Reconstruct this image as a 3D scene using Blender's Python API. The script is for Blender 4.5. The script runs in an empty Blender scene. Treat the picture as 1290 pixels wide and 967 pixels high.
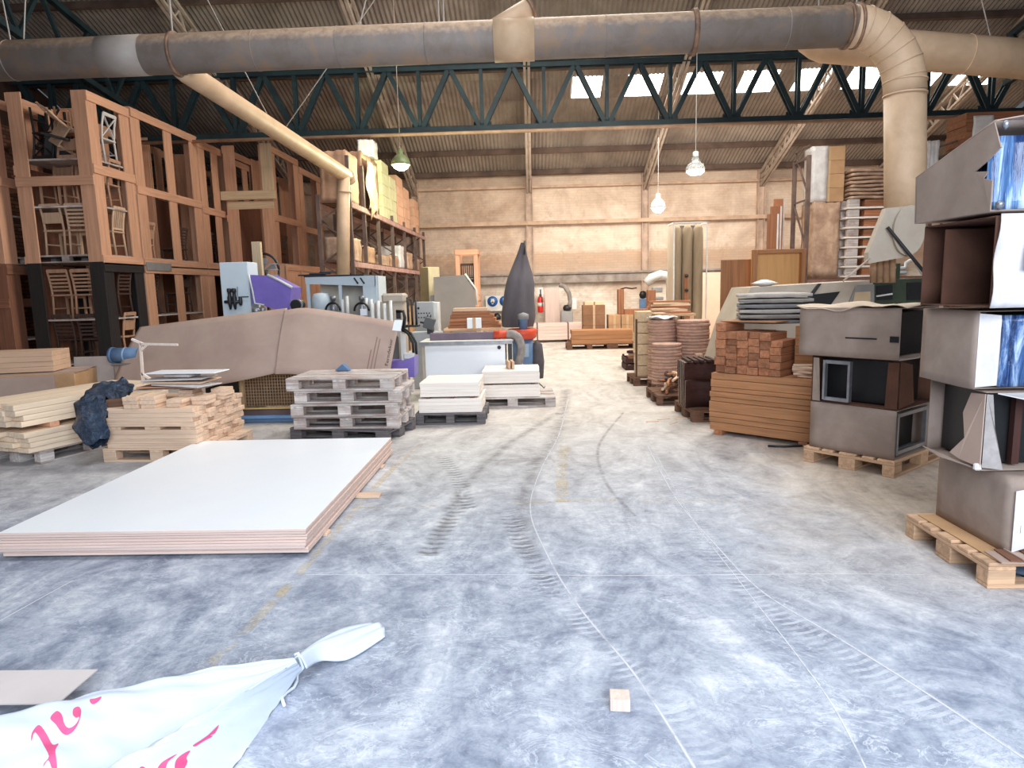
import bpy, bmesh, math, random
from mathutils import Vector, Matrix, Euler
from mathutils.bvhtree import BVHTree
from mathutils.geometry import tessellate_polygon
S = bpy.context.scene
COL = S.collection
random.seed(7)
# ---------------------------------------------------------------- camera
FPX, CAMH, VPX, VPY = 850.0, 1.65, 672.0, 363.0
ROLL = math.radians(1.42)
PITCH = math.atan((483.5 - VPY) / FPX)
YAW = math.atan((VPX - 645) / FPX * math.cos(PITCH))
_f0 = Vector((-math.sin(YAW), math.cos(YAW), 0)); _z = Vector((0, 0, 1)); _r = Vector((math.cos(YAW), math.sin(YAW), 0))
CF = math.cos(PITCH) * _f0 - math.sin(PITCH) * _z
_u = math.cos(PITCH) * _z + math.sin(PITCH) * _f0
CR = _r * math.cos(ROLL) - _u * math.sin(ROLL)
CU = _u * math.cos(ROLL) + _r * math.sin(ROLL)
CAM = Vector((0, 0, CAMH))
cam = bpy.data.cameras.new('camera'); cam.sensor_width = 36.0; cam.lens = 36.0 * FPX / 1290.0
cam.clip_start = 0.05; cam.clip_end = 200
camo = bpy.data.objects.new('camera', cam); COL.objects.link(camo)
camo.matrix_world = Matrix(((CR.x, CU.x, -CF.x, 0), (CR.y, CU.y, -CF.y, 0), (CR.z, CU.z, -CF.z, CAMH), (0, 0, 0, 1)))
S.camera = camo

def ray(x, y): return CF + CR * ((x - 645) / FPX) - CU * ((y - 483.5) / FPX)
def P(x, y, Y):            # the place seen at a pixel of the survey photo, Y metres down the hall
    d = ray(x, y); return CAM + d * (Y / d.y)
def G(x, y, z=0.0):        # the place seen at a pixel, at height z
    d = ray(x, y); return CAM + d * ((z - CAMH) / d.z)

# ---------------------------------------------------------------- light, world, exposure
S.view_settings.view_transform = 'Standard'; S.view_settings.look = 'None'
S.view_settings.exposure = 0.0; S.view_settings.gamma = 1.0; S.view_settings.use_curve_mapping = False
w = bpy.data.worlds.new('daylight'); S.world = w; w.use_nodes = True
w.node_tree.nodes['Background'].inputs[0].default_value = (0.80, 0.88, 1.0, 1)
w.node_tree.nodes['Background'].inputs[1].default_value = 0.15
def area(name, loc, rot, sx, sy, power, col):
    l = bpy.data.lights.new(name, 'AREA'); l.shape = 'RECTANGLE'; l.size = sx; l.size_y = sy; l.energy = power; l.color = col
    o = bpy.data.objects.new(name, l); COL.objects.link(o); o.location = loc; o.rotation_euler = rot
    return o
R90 = math.pi / 2
area('door_daylight', (1.3, -2.6, 3.4), (R90 * 0.62, 0, 0.10), 6.5, 4.0, 940, (0.80, 0.89, 1.0))
area('near_roof_daylight', (0.5, 3.6, 8.8), (0, 0, 0), 8.0, 2.0, 400, (0.90, 0.94, 1.0))
area('mid_roof_fill', (1.5, 11.5, 7.4), (0, 0.55, 0), 9.0, 2.5, 900, (1.0, 0.95, 0.87))  # area light added under the roof, tilted to brighten the left cages
area('far_roof_fill', (3.5, 17.7, 5.2), (0.5, 0, 0), 10.0, 2.0, 540, (1.0, 0.92, 0.83))  # added fill light below the skylights, tilted to brighten the back wall
S.cycles.use_denoising = True
S.cycles.max_bounces = 6; S.cycles.diffuse_bounces = 4; S.cycles.glossy_bounces = 3; S.cycles.transparent_max_bounces = 12
S.cycles.sample_clamp_indirect = 6.0

# ---------------------------------------------------------------- materials
def lin(c):
    return tuple(((v / 255) / 12.92 if v / 255 <= 0.04045 else ((v / 255 + 0.055) / 1.055) ** 2.4) for v in c) + (1.0,)
MATS = {}
class NT:
    def __init__(s, name):
        s.m = bpy.data.materials.new(name); s.m.use_nodes = True; s.t = s.m.node_tree; s.b = s.t.nodes['Principled BSDF']
    def n(s, typ, **kw):
        nd = s.t.nodes.new(typ)
        for k, v in kw.items(): setattr(nd, k, v)
        return nd
    def l(s, a, b): s.t.links.new(a, b)
    def ramp(s, fac, stops, interp='LINEAR'):
        r = s.n('ShaderNodeValToRGB'); r.color_ramp.interpolation = interp
        el = r.color_ramp.elements
        while len(el) < len(stops): el.new(0.5)
        for e, (p, c) in zip(el, stops): e.position = p; e.color = c if len(c) == 4 else lin(c)
        s.l(fac, r.inputs[0]); return r.outputs[0]
    def coords(s, scale=(1, 1, 1), rand=True, src='Object', rot=(0, 0, 0)):
        tc = s.n('ShaderNodeTexCoord'); out = tc.outputs[src]
        if rand:
            oi = s.n('ShaderNodeObjectInfo'); vm = s.n('ShaderNodeVectorMath', operation='SCALE'); vm.inputs[0].default_value = (7.3, 11.7, 5.1)
            s.l(oi.outputs['Random'], vm.inputs[3]); ad = s.n('ShaderNodeVectorMath', operation='ADD')
            s.l(out, ad.inputs[0]); s.l(vm.outputs[0], ad.inputs[1]); out = ad.outputs[0]
        mp = s.n('ShaderNodeMapping'); mp.inputs['Scale'].default_value = scale; mp.inputs['Rotation'].default_value = rot
        s.l(out, mp.inputs[0]); return mp.outputs[0]
    def noise(s, vec, scale=1, detail=4, rough=0.55, dist=0.0):
        nn = s.n('ShaderNodeTexNoise'); nn.inputs['Scale'].default_value = scale; nn.inputs['Detail'].default_value = detail
        nn.inputs['Roughness'].default_value = rough; nn.inputs['Distortion'].default_value = dist
        s.l(vec, nn.inputs['Vector']); return nn.outputs['Fac']
    def mix(s, fac, a, b, mode='MIX'):
        m = s.n('ShaderNodeMix', data_type='RGBA', blend_type=mode)
        for sock, v in ((m.inputs[0], fac), (m.inputs[6], a), (m.inputs[7], b)):
            if hasattr(v, 'is_linked'): s.l(v, sock)
            else: sock.default_value = v
        return m.outputs[2]
    def math(s, op, a, b=0.0, clamp=False):
        m = s.n('ShaderNodeMath', operation=op, use_clamp=clamp)
        for sock, v in ((m.inputs[0], a), (m.inputs[1], b)):
            if hasattr(v, 'is_linked'): s.l(v, sock)
            else: sock.default_value = v
        return m.outputs[0]
    def vary(s, col, amt):       # piece to piece difference in tone
        oi = s.n('ShaderNodeObjectInfo'); hs = s.n('ShaderNodeHueSaturation')
        mr = s.n('ShaderNodeMapRange'); mr.inputs[3].default_value = 1 - amt; mr.inputs[4].default_value = 1 + amt
        s.l(oi.outputs['Random'], mr.inputs[0]); s.l(mr.outputs[0], hs.inputs['Value']); s.l(col, hs.inputs['Color']); return hs.outputs[0]
    def bump(s, h, strength=0.2, dist=0.01):
        b = s.n('ShaderNodeBump'); b.inputs['Strength'].default_value = strength; b.inputs['Distance'].default_value = dist
        s.l(h, b.inputs['Height']); s.l(b.outputs[0], s.b.inputs['Normal'])
    def done(s, col=None, rough=0.7, metal=0.0):
        if col is not None:
            if hasattr(col, 'is_linked'): s.l(col, s.b.inputs['Base Color'])
            else: s.b.inputs['Base Color'].default_value = col
        s.b.inputs['Roughness'].default_value = rough; s.b.inputs['Metallic'].default_value = metal
        return s.m

def wood(name, c, dark=0.80, axis='X', vary=0.10, rough=0.75, stains=None):
    key = name + axis
    if key in MATS: return MATS[key]
    t = NT(key)
    sc = {'X': (1.2, 26, 26), 'Y': (26, 1.2, 26), 'Z': (26, 26, 1.2)}[axis]
    n1 = t.noise(t.coords(sc), 1.0, 5, 0.6, 0.8)
    c2 = tuple(v * dark for v in c)
    col = t.ramp(n1, [(0.32, c2), (0.62, c)])
    if stains:
        n2 = t.noise(t.coords((2.5, 2.5, 2.5)), 1.3, 5, 0.65)
        col = t.mix(t.ramp(n2, [(0.45, (0, 0, 0, 1)), (0.68, (1, 1, 1, 1))]), col, lin(stains))
    col = t.vary(col, vary)
    t.bump(n1, 0.15, 0.004)
    MATS[key] = t.done(col, rough); return MATS[key]

def paint(name, c, c2=None, scale=4.0, rough=0.5, metal=0.0, vary=0.0, bump=0.0, detail=5, stretch=(1, 1, 1), lo=0.35, hi=0.65):
    if name in MATS: return MATS[name]
    t = NT(name); c2 = c2 or tuple(v * 0.88 for v in c)
    n = t.noise(t.coords(tuple(scale * k for k in stretch)), 1.0, detail, 0.6, 0.3)
    col = t.ramp(n, [(lo, c2), (hi, c)])
    if vary: col = t.vary(col, vary)
    if bump: t.bump(n, bump, 0.01)
    MATS[name] = t.done(col, rough, metal); return MATS[name]

def glow(name, c, strength):
    if name in MATS: return MATS[name]
    t = NT(name); t.b.inputs['Emission Color'].default_value = lin(c); t.b.inputs['Emission Strength'].default_value = strength
    MATS[name] = t.done(lin(c), 0.4); return MATS[name]

W_CAGE = lambda a='X': wood('reddish_cage_timber', (224, 170, 136), 0.88, a, 0.07)
W_CAGE_D = lambda a='X': wood('dark_cage_board', (150, 100, 76), 0.82, a, 0.10)  # darker timber for the red-brown cage and the added darkening boards
W_YEL = lambda a='X': wood('fresh_yellow_timber', (228, 200, 162), 0.88, a, 0.05)
W_BLK = lambda a='X': wood('black_painted_timber', (46, 40, 40), 0.7, a, 0.08)
W_PINE = lambda a='X': wood('pine_plank_timber', (246, 222, 194), 0.90, a, 0.07)
W_CUT = lambda a='X': wood('cut_beech_timber', (232, 200, 172), 0.88, a, 0.08)
W_GREY = lambda a='X': wood('weathered_pallet_timber', (218, 208, 202), 0.74, a, 0.12, stains=(160, 138, 128))
W_PAL = lambda a='X': wood('brown_pallet_timber', (208, 170, 136), 0.82, a, 0.12)
W_DPAL = lambda a='X': wood('dark_pallet_timber', (120, 84, 62), 0.74, a, 0.14)
W_DGR = lambda a='X': wood('dark_grey_pallet_timber', (112, 106, 108), 0.7, a, 0.14)
W_MDF = lambda a='X': wood('tan_board_timber', (214, 178, 148), 0.92, a, 0.06)
W_ORA = lambda a='X': wood('orange_panel_timber', (182, 128, 86), 0.82, a, 0.10)
W_RED = lambda a='X': wood('red_brown_block_timber', (176, 116, 80), 0.74, a, 0.26)
W_DARK = lambda a='X': wood('dark_stained_timber', (66, 32, 24), 0.7, a, 0.15)
W_PALE = lambda a='X': wood('bleached_board_timber', (244, 234, 224), 0.95, a, 0.03)
W_DISC = lambda a='X': wood('pinkish_disc_plywood', (198, 158, 138), 0.86, a, 0.10)
W_PINK = lambda a='X': wood('pinkish_fibreboard', (226, 200, 188), 0.93, a, 0.05)
CARD = paint('brown_cardboard', (184, 160, 146), (172, 147, 134), 2.2, 0.85, vary=0.03)
CARD2 = paint('dusty_carton_cardboard', (162, 144, 132), (140, 122, 111), 3.0, 0.85, vary=0.05, bump=0.1)
CARD3 = paint('tan_box_cardboard', (196, 156, 116), (180, 140, 100), 3.0, 0.85, vary=0.07)
CARDIN = paint('inner_carton_cardboard', (128, 88, 66), (108, 72, 54), 3.0, 0.9)
WHITE_B = paint('white_laminate', (244, 248, 252), (241, 245, 250), 1.0, 0.35)
GREYM = paint('grey_painted_metal', (150, 148, 146), (136, 134, 132), 3, 0.5)
BEIGEM = paint('beige_machine_paint', (196, 184, 168), (182, 168, 150), 3, 0.5)
BLUEW = paint('pale_blue_cabinet_paint', (210, 222, 228), (200, 212, 218), 2, 0.45)
WHITEM = paint('off_white_metal', (226, 226, 222), (204, 202, 198), 4, 0.45)
PURP = paint('purple_machine_paint', (130, 112, 190), (116, 98, 176), 3, 0.4)
DKMET = paint('dark_metal', (44, 44, 48), (30, 30, 34), 6, 0.5)
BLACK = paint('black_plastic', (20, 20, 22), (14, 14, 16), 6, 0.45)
STEEL = paint('bare_steel', (160, 162, 166), (136, 136, 140), 6, 0.4, 0.6)
TRUSS = paint('green_truss_paint', (36, 58, 62), (26, 40, 46), 3, 0.55)
RAFT = paint('dusty_rafter_paint', (196, 180, 164), (160, 142, 126), 2, 0.7)
RACKM = paint('dusty_rack_steel', (112, 90, 80), (80, 62, 56), 3, 0.65)
BEAMM = paint('pink_grey_beam_paint', (196, 156, 146), (156, 118, 108), 4, 0.6)
ORNG = paint('red_orange_paint', (220, 84, 52), (204, 72, 44), 4, 0.45)
BLUEM = paint('blue_machine_paint', (104, 136, 174), (86, 116, 152), 4, 0.5)
WRAP = paint('dusty_wrap_paper', (198, 166, 140), (156, 122, 100), 5, 0.6, vary=0.10, bump=0.5)
PLAST = paint('white_wrap_plastic', (232, 228, 224), (206, 200, 196), 6, 0.3, bump=0.5)
HOSE = paint('grey_hose_rubber', (150, 142, 136), (120, 112, 108), 8, 0.7)

# ---------------------------------------------------------------- mesh building
class M:
    def __init__(s): s.v = []; s.f = []; s.mi = []; s.sm = []; s.cur = 0; s.uv = None
    def add(s, vs, fs, smooth=False):
        o = len(s.v); s.v += [tuple(v) for v in vs]
        for f in fs: s.f.append(tuple(i + o for i in f)); s.mi.append(s.cur); s.sm.append(smooth)
        return s
    def box(s, c, d, c0=0.0, rot=None):      # centre, full dims, chamfer, optional rotation matrix
        h = [x / 2 for x in d]; k = min(c0, min(h) * 0.6); vs = []; fs = []
        R_ = rot
        if k <= 0:
            for sx in (-1, 1):
                for sy in (-1, 1):
                    for sz in (-1, 1): vs.append(Vector((sx * h[0], sy * h[1], sz * h[2])))
            fs = [(0, 1, 3, 2), (4, 6, 7, 5), (0, 4, 5, 1), (2, 3, 7, 6), (0, 2, 6, 4), (1, 5, 7, 3)]
        else:
            idx = {}
            for sx in (-1, 1):
                for sy in (-1, 1):
                    for sz in (-1, 1):
                        sg = (sx, sy, sz)
                        for a in range(3):
                            idx[(sg, a)] = len(vs)
                            vs.append(Vector([sg[i] * (h[i] if i == a else h[i] - k) for i in range(3)]))
            def loop(a, sgn):
                b, c = (a + 1) % 3, (a + 2) % 3; out = []
                for u, v in ((-1, -1), (1, -1), (1, 1), (-1, 1)):
                    q = [0, 0, 0]; q[a] = sgn; q[b] = u; q[c] = v; out.append(idx[(tuple(q), a)])
                return tuple(out if sgn > 0 else out[::-1])
            for a in range(3):
                for sgn in (-1, 1): fs.append(loop(a, sgn))
            for a in range(3):
                b, e = (a + 1) % 3, (a + 2) % 3
                for sb in (-1, 1):
                    for sc in (-1, 1):
                        q1 = [0, 0, 0]; q1[a] = -1; q1[b] = sb; q1[e] = sc; q2 = list(q1); q2[a] = 1
                        f = (idx[(tuple(q1), b)], idx[(tuple(q2), b)], idx[(tuple(q2), e)], idx[(tuple(q1), e)])
                        fs.append(f if sb * sc < 0 else f[::-1])
            for sx in (-1, 1):
                for sy in (-1, 1):
                    for sz in (-1, 1):
                        f = tuple(idx[((sx, sy, sz), a)] for a in range(3)); fs.append(f if sx * sy * sz > 0 else f[::-1])
        if R_ is not None: vs = [R_ @ v for v in vs]
        c = Vector(c); return s.add([v + c for v in vs], fs)
    def bar(s, p, q, wd, ht, up=(0, 0, 1), c0=0.0):
        p = Vector(p); q = Vector(q); d = q - p; L = d.length; x = d.normalized(); u = Vector(up)
        if abs(x.dot(u)) > 0.98: u = Vector((0, 1, 0))
        y = u.cross(x).normalized(); z = x.cross(y)
        R_ = Matrix((x, y, z)).transposed(); return s.box((p + q) / 2, (L, wd, ht), c0, R_)
    def tube(s, pts, r, n=12, cap=True, smooth=True):
        pts = [Vector(p) for p in pts]; rs = r if isinstance(r, (list, tuple)) else [r] * len(pts)
        t0 = (pts[1] - pts[0]).normalized(); a = Vector((0, 0, 1)) if abs(t0.z) < 0.9 else Vector((0, 1, 0))
        u = a.cross(t0).normalized(); vs = []; fs = []
        for i, p in enumerate(pts):
            t = (pts[min(i + 1, len(pts) - 1)] - pts[max(i - 1, 0)]).normalized()
            u = (u - t * u.dot(t)).normalized(); w_ = t.cross(u)
            for k in range(n):
                an = 2 * math.pi * k / n; vs.append(p + (u * math.cos(an) + w_ * math.sin(an)) * rs[i])
        for i in range(len(pts) - 1):
            for k in range(n): fs.append((i * n + k, i * n + (k + 1) % n, (i + 1) * n + (k + 1) % n, (i + 1) * n + k))
        s.add(vs, fs, smooth)
        if cap:
            s.add(vs[:n], [tuple(range(n - 1, -1, -1))]); s.add(vs[-n:], [tuple(range(n))])
        return s
    def lathe(s, prof, n=20, c=(0, 0, 0), smooth=True):
        vs = []; fs = []; c = Vector(c)
        for r, z in prof:
            for k in range(n):
                an = 2 * math.pi * k / n; vs.append(c + Vector((r * math.cos(an), r * math.sin(an), z)))
        for i in range(len(prof) - 1):
            for k in range(n): fs.append((i * n + k, i * n + (k + 1) % n, (i + 1) * n + (k + 1) % n, (i + 1) * n + k))
        s.add(vs, fs, smooth)
        for ring, rev in ((0, True), (len(prof) - 1, False)):
            if prof[ring][0] > 1e-4: s.add(vs[ring * n:(ring + 1) * n], [tuple(range(n - 1, -1, -1)) if rev else tuple(range(n))])
        return s
    def prism(s, poly, vec):                  # closed polygon of 3D points pushed along vec
        poly = [Vector(p) for p in poly]; vec = Vector(vec); n = len(poly)
        vs = poly + [p + vec for p in poly]
        fs = [tuple(range(n)), tuple(range(2 * n - 1, n - 1, -1))] + [(i, (i + 1) % n + 0, (i + 1) % n + n, i + n)[::-1] for i in range(n)]
        return s.add(vs, fs)
    def grid(s, fn, nu, nv, smooth=True):
        vs = [fn(i / nu, j / nv) for j in range(nv + 1) for i in range(nu + 1)]
        fs = [(j * (nu + 1) + i, j * (nu + 1) + i + 1, (j + 1) * (nu + 1) + i + 1, (j + 1) * (nu + 1) + i) for j in range(nv) for i in range(nu)]
        return s.add(vs, fs, smooth)
    def mesh(s, name, mats, fix=True):
        me = bpy.data.meshes.new(name); me.from_pydata(s.v, [], s.f)
        for m in (mats if isinstance(mats, (list, tuple)) else [mats]): me.materials.append(m)
        for p, mi, sm in zip(me.polygons, s.mi, s.sm): p.material_index = mi; p.use_smooth = sm
        if fix:
            bm = bmesh.new(); bm.from_mesh(me); bmesh.ops.remove_doubles(bm, verts=bm.verts, dist=1e-6)
            bmesh.ops.recalc_face_normals(bm, faces=bm.faces); bm.to_mesh(me); bm.free()
        me.update(); return me

def link(name, data, loc=(0, 0, 0), rz=0.0, rot=None, parent=None):
    o = bpy.data.objects.new(name, data); COL.objects.link(o)
    o.location = loc; o.rotation_euler = rot if rot is not None else (0, 0, rz)
    if parent is not None: o.parent = parent
    return o
def tag(o, label, cat=None, group=None):
    if label: o['label'] = label
    if cat: o['category'] = cat
    if group: o['group'] = group
    return o
def thing(name, label, cat, loc=(0, 0, 0), rz=0.0, group=None, rot=None):
    return tag(link(name, None, loc, rz, rot), label, cat, group)
def part(parent, name, m, mats, label=None, fix=True, loc=(0, 0, 0), solid=0.0):
    me = m if isinstance(m, bpy.types.Mesh) else m.mesh(name, mats, fix)
    o = link(name, me, loc, parent=parent)
    if label: o['label'] = label
    if solid: md = o.modifiers.new('solid', 'SOLIDIFY'); md.thickness = solid; md.offset = 0
    return o
def solo(name, label, cat, m, mats, loc=(0, 0, 0), rz=0.0, group=None, rot=None, fix=True, solid=0.0):
    me = m if isinstance(m, bpy.types.Mesh) else m.mesh(name, mats, fix)
    o = tag(link(name, me, loc, rz, rot), label, cat, group)
    if solid: md = o.modifiers.new('solid', 'SOLIDIFY'); md.thickness = solid; md.offset = 0
    return o
def struct(name, m, mats, parent=None, fix=True):
    o = link(name, m.mesh(name, mats, fix), parent=parent)
    if parent is None: o['kind'] = 'structure'
    return o
_bc = {}
def board(name, label, cat, group, d, loc, rz=0.0, mat=None, c0=0.003, rot=None):   # one board; origin at its base centre
    key = (tuple(round(x, 4) for x in d), mat.name, c0)
    if key not in _bc: _bc[key] = M().box((0, 0, d[2] / 2), d, c0).mesh(name, mat)
    return tag(link(name, _bc[key], loc, rz, rot), label, cat, group)
def dup(root, label=None, loc=None, rz=None, rot=None, group=None):
    r_ = root.copy(); COL.objects.link(r_)
    if loc is not None: r_.location = loc
    if rz is not None: r_.rotation_euler = (0, 0, rz)
    if rot is not None: r_.rotation_euler = rot
    if label: r_['label'] = label
    if group: r_['group'] = group
    for ch in list(root.children):
        c = ch.copy(); COL.objects.link(c); c.parent = r_
        for g in ch.children:
            d = g.copy(); COL.objects.link(d); d.parent = c
    return r_
ORD = ['', 'first', 'second', 'third', 'fourth', 'fifth', 'sixth', 'seventh', 'eighth', 'ninth', 'tenth', 'eleventh', 'twelfth',
       'thirteenth', 'fourteenth', 'fifteenth', 'sixteenth', 'seventeenth', 'eighteenth', 'nineteenth', 'twentieth']
def nth(i, n, a='lowest', z='topmost', base='from the bottom'):
    return a if i == 1 else z if i == n else ORD[i] + ' ' + base
def ang(p, q): return math.atan2(q[1] - p[1], q[0] - p[0])
def rnd(a): return random.uniform(-a, a)
# ================================================================ SETTING
XL, XR, YB, YF = -12.5, 13.5, 22.5, -3.0
SL = 0.364
def roofz(Y): return 5.30 + SL * (YB - Y) if Y >= 6.5 else 5.30 + SL * (YB - 6.5) - SL * (6.5 - Y)
def roofpt(x, y):
    d = ray(x, y); t = (5.30 + SL * YB - CAMH) / (d.z + SL * d.y); return CAM + d * t
# floor: worn grey concrete, sawdust at right, cool-to-warm daylight painted in with depth
t = NT('worn_concrete_floor')
c1 = t.coords((1, 1, 1), rand=False)
cs = t.coords((1.1, 0.55, 1), rand=False, rot=(0, 0, 0.5))
sw = t.noise(cs, 1.1, 9, 0.66, 2.6); sw2 = t.noise(c1, 4.0, 9, 0.68, 1.8); fine = t.noise(c1, 26.0, 4, 0.6, 1.2)
mixv = t.math('ADD', t.math('MULTIPLY', sw, 0.55), t.math('ADD', t.math('MULTIPLY', sw2, 0.36), t.math('MULTIPLY', fine, 0.14)))
grey = t.ramp(mixv, [(0.36, (88, 96, 115)), (0.455, (132, 140, 157)), (0.55, (168, 175, 188)), (0.67, (214, 217, 222))])
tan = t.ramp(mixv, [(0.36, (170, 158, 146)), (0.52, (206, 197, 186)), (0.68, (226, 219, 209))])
vn = t.noise(t.coords((1.0, 1.6, 1), rand=False, rot=(0, 0, 0.4)), 3.2, 5, 0.62, 2.2)
vein = t.ramp(t.math('ABSOLUTE', t.math('SUBTRACT', vn, 0.5)), [(0.0, (1, 1, 1, 1)), (0.022, (0, 0, 0, 1))])
vmask = t.ramp(t.noise(c1, 1.3, 4, 0.6, 0.5), [(0.42, (0, 0, 0, 1)), (0.60, (1, 1, 1, 1))])
grey = t.mix(t.math('MULTIPLY', t.math('MULTIPLY', vein, vmask), 0.6), grey, lin((214, 219, 228)))
vn2 = t.noise(t.coords((1.0, 1.8, 1), rand=False, rot=(0, 0, -0.5)), 4.5, 5, 0.62, 1.8)
vein2 = t.ramp(t.math('ABSOLUTE', t.math('SUBTRACT', vn2, 0.52)), [(0.0, (1, 1, 1, 1)), (0.018, (0, 0, 0, 1))])
grey = t.mix(t.math('MULTIPLY', vein2, 0.35), grey, lin((92, 102, 124)))
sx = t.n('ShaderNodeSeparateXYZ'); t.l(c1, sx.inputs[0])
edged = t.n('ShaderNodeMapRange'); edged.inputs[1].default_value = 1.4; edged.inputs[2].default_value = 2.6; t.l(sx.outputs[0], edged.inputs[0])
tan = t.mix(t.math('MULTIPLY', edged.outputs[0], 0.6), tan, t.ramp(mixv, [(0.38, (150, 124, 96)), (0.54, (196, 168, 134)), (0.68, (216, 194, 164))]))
far = t.n('ShaderNodeMapRange'); far.inputs[1].default_value = 3.8; far.inputs[2].default_value = 8.5  # depth ramp: lighter, warmer far floor put into the colour
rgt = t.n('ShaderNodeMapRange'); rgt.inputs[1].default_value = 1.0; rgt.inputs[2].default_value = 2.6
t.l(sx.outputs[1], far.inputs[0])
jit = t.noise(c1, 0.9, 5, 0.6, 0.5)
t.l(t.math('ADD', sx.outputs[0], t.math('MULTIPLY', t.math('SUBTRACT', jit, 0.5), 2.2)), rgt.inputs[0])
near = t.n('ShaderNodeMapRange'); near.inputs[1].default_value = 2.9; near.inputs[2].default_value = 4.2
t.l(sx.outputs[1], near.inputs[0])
dust = t.math('MAXIMUM', far.outputs[0], t.math('MULTIPLY', rgt.outputs[0], near.outputs[0]), True)  # sawdust mask that also carries the painted cool-to-warm daylight
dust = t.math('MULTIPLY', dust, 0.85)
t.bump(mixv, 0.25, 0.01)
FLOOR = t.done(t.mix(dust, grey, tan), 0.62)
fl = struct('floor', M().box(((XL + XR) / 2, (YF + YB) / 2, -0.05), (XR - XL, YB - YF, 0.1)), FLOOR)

# marks on the floor: tread prints, rut lines, painted lines and saw cuts (wear that stays where it is)
def ribbon(pts, wd, z, n=14):
    P2 = []
    pts = [Vector((p[0], p[1])) for p in pts]
    for i in range(len(pts) - 1):       # Catmull-Rom
        a = pts[max(i - 1, 0)]; b = pts[i]; c = pts[i + 1]; d = pts[min(i + 2, len(pts) - 1)]
        for k in range(n):
            u = k / n; P2.append(0.5 * ((2 * b) + (c - a) * u + (2 * a - 5 * b + 4 * c - d) * u * u + (3 * b - a - 3 * c + d) * u ** 3))
    P2.append(pts[-1]); L = 0; vs = []; uvs = []
    for i, p in enumerate(P2):
        tn = (P2[min(i + 1, len(P2) - 1)] - P2[max(i - 1, 0)]).normalized(); nn = Vector((-tn.y, tn.x))
        if i: L += (p - P2[i - 1]).length
        vs += [(p.x + nn.x * wd / 2, p.y + nn.y * wd / 2, z), (p.x - nn.x * wd / 2, p.y - nn.y * wd / 2, z)]; uvs += [(L, -1), (L, 1)]
    fs = [(2 * i, 2 * i + 1, 2 * i + 3, 2 * i + 2) for i in range(len(P2) - 1)]
    return vs, fs, uvs
def floor_mark(name, pts, wd, z, mat):
    vs, fs, uvs = ribbon(pts, wd, z); me = bpy.data.meshes.new(name); me.from_pydata(vs, [], fs); me.materials.append(mat)
    ul = me.uv_layers.new(name='UVMap')
    for lp in me.loops: ul.data[lp.index].uv = uvs[lp.vertex_index]
    o = link(name, me, parent=fl); return o
def mark_mat(name, col, tread=0.0, alpha=0.7, soft=0.6, breakup=0.5, rough=0.6):
    t = NT(name); uv = t.n('ShaderNodeUVMap'); s2 = t.n('ShaderNodeSeparateXYZ'); t.l(uv.outputs[0], s2.inputs[0])
    av = t.math('ABSOLUTE', s2.outputs[1]); edge = t.n('ShaderNodeMapRange'); edge.inputs[1].default_value = 1.0; edge.inputs[2].default_value = soft
    t.l(av, edge.inputs[0]); nz = t.noise(t.coords((1, 1, 1), rand=False), 5.0, 6, 0.7, 1.0)
    br = t.n('ShaderNodeMapRange'); br.inputs[1].default_value = breakup - 0.12; br.inputs[2].default_value = breakup + 0.12; t.l(nz, br.inputs[0])
    a = t.math('MULTIPLY', edge.outputs[0], br.outputs[0])
    if tread:
        ph = t.math('ADD', t.math('MULTIPLY', s2.outputs[0], tread), t.math('MULTIPLY', av, 2.2))
        ph = t.math('ADD', ph, t.math('MULTIPLY', nz, 2.0))
        sn = t.math('SINE', ph); st = t.n('ShaderNodeMapRange'); st.inputs[1].default_value = -0.1; st.inputs[2].default_value = 0.5; t.l(sn, st.inputs[0])
        a = t.math('MULTIPLY', a, st.outputs[0])
    t.l(t.math('MULTIPLY', a, alpha), t.b.inputs['Alpha'])
    return t.done(lin(col), rough)
TREAD = mark_mat('tread_dust_print', (214, 219, 228), 130.0, 0.62, 0.45, 0.44)
TREADD = mark_mat('dark_tread_print', (112, 112, 120), 80.0, 0.36, 0.5, 0.42)
RUT = mark_mat('rut_dust_line', (220, 222, 228), 0, 0.75, 0.2, 0.36)
RUTD = mark_mat('dark_wheel_mark', (136, 130, 130), 0, 0.34, 0.1, 0.46)
YLINE = mark_mat('worn_yellow_paint', (222, 204, 164), 0, 0.5, 0.7, 0.52)
CUT = mark_mat('pale_saw_cut', (232, 232, 232), 0, 0.9, 0.5, 0.3)
def gp(*a): return [G(x, y).xy for x, y in a]
floor_mark('tread_print', gp((640, 640), (665, 700), (715, 760), (775, 830), (835, 880), (905, 960)), 0.20, 0.0012, TREAD)
floor_mark('tread_print', gp((850, 600), (880, 668), (925, 730), (985, 775), (1065, 825), (1150, 880), (1250, 950)), 0.24, 0.0012, TREAD)
floor_mark('rut_line', gp((716, 500), (705, 545), (682, 590), (668, 640), (690, 700), (730, 765), (800, 850), (880, 975)), 0.02, 0.0016, RUT)
floor_mark('rut_line', gp((815, 560), (850, 625), (905, 690), (960, 745), (1050, 800), (1150, 862), (1290, 955)), 0.02, 0.0016, RUT)
floor_mark('rut_line', gp((825, 570), (870, 650), (930, 730), (1000, 820), (1050, 890), (1092, 970)), 0.012, 0.0017, RUT)
floor_mark('wheel_mark', gp((714, 490), (704, 540), (676, 585), (658, 640), (668, 700)), 0.22, 0.0010, RUTD)
floor_mark('wheel_mark', gp((703, 520), (640, 560), (588, 610), (560, 660), (540, 700)), 0.16, 0.0011, RUTD)
floor_mark('wheel_mark', gp((555, 573), (575, 600), (590, 640)), 0.18, 0.0011, TREADD)
floor_mark('wheel_mark', gp((585, 625), (560, 665), (536, 700)), 0.20, 0.0013, TREADD)
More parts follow.
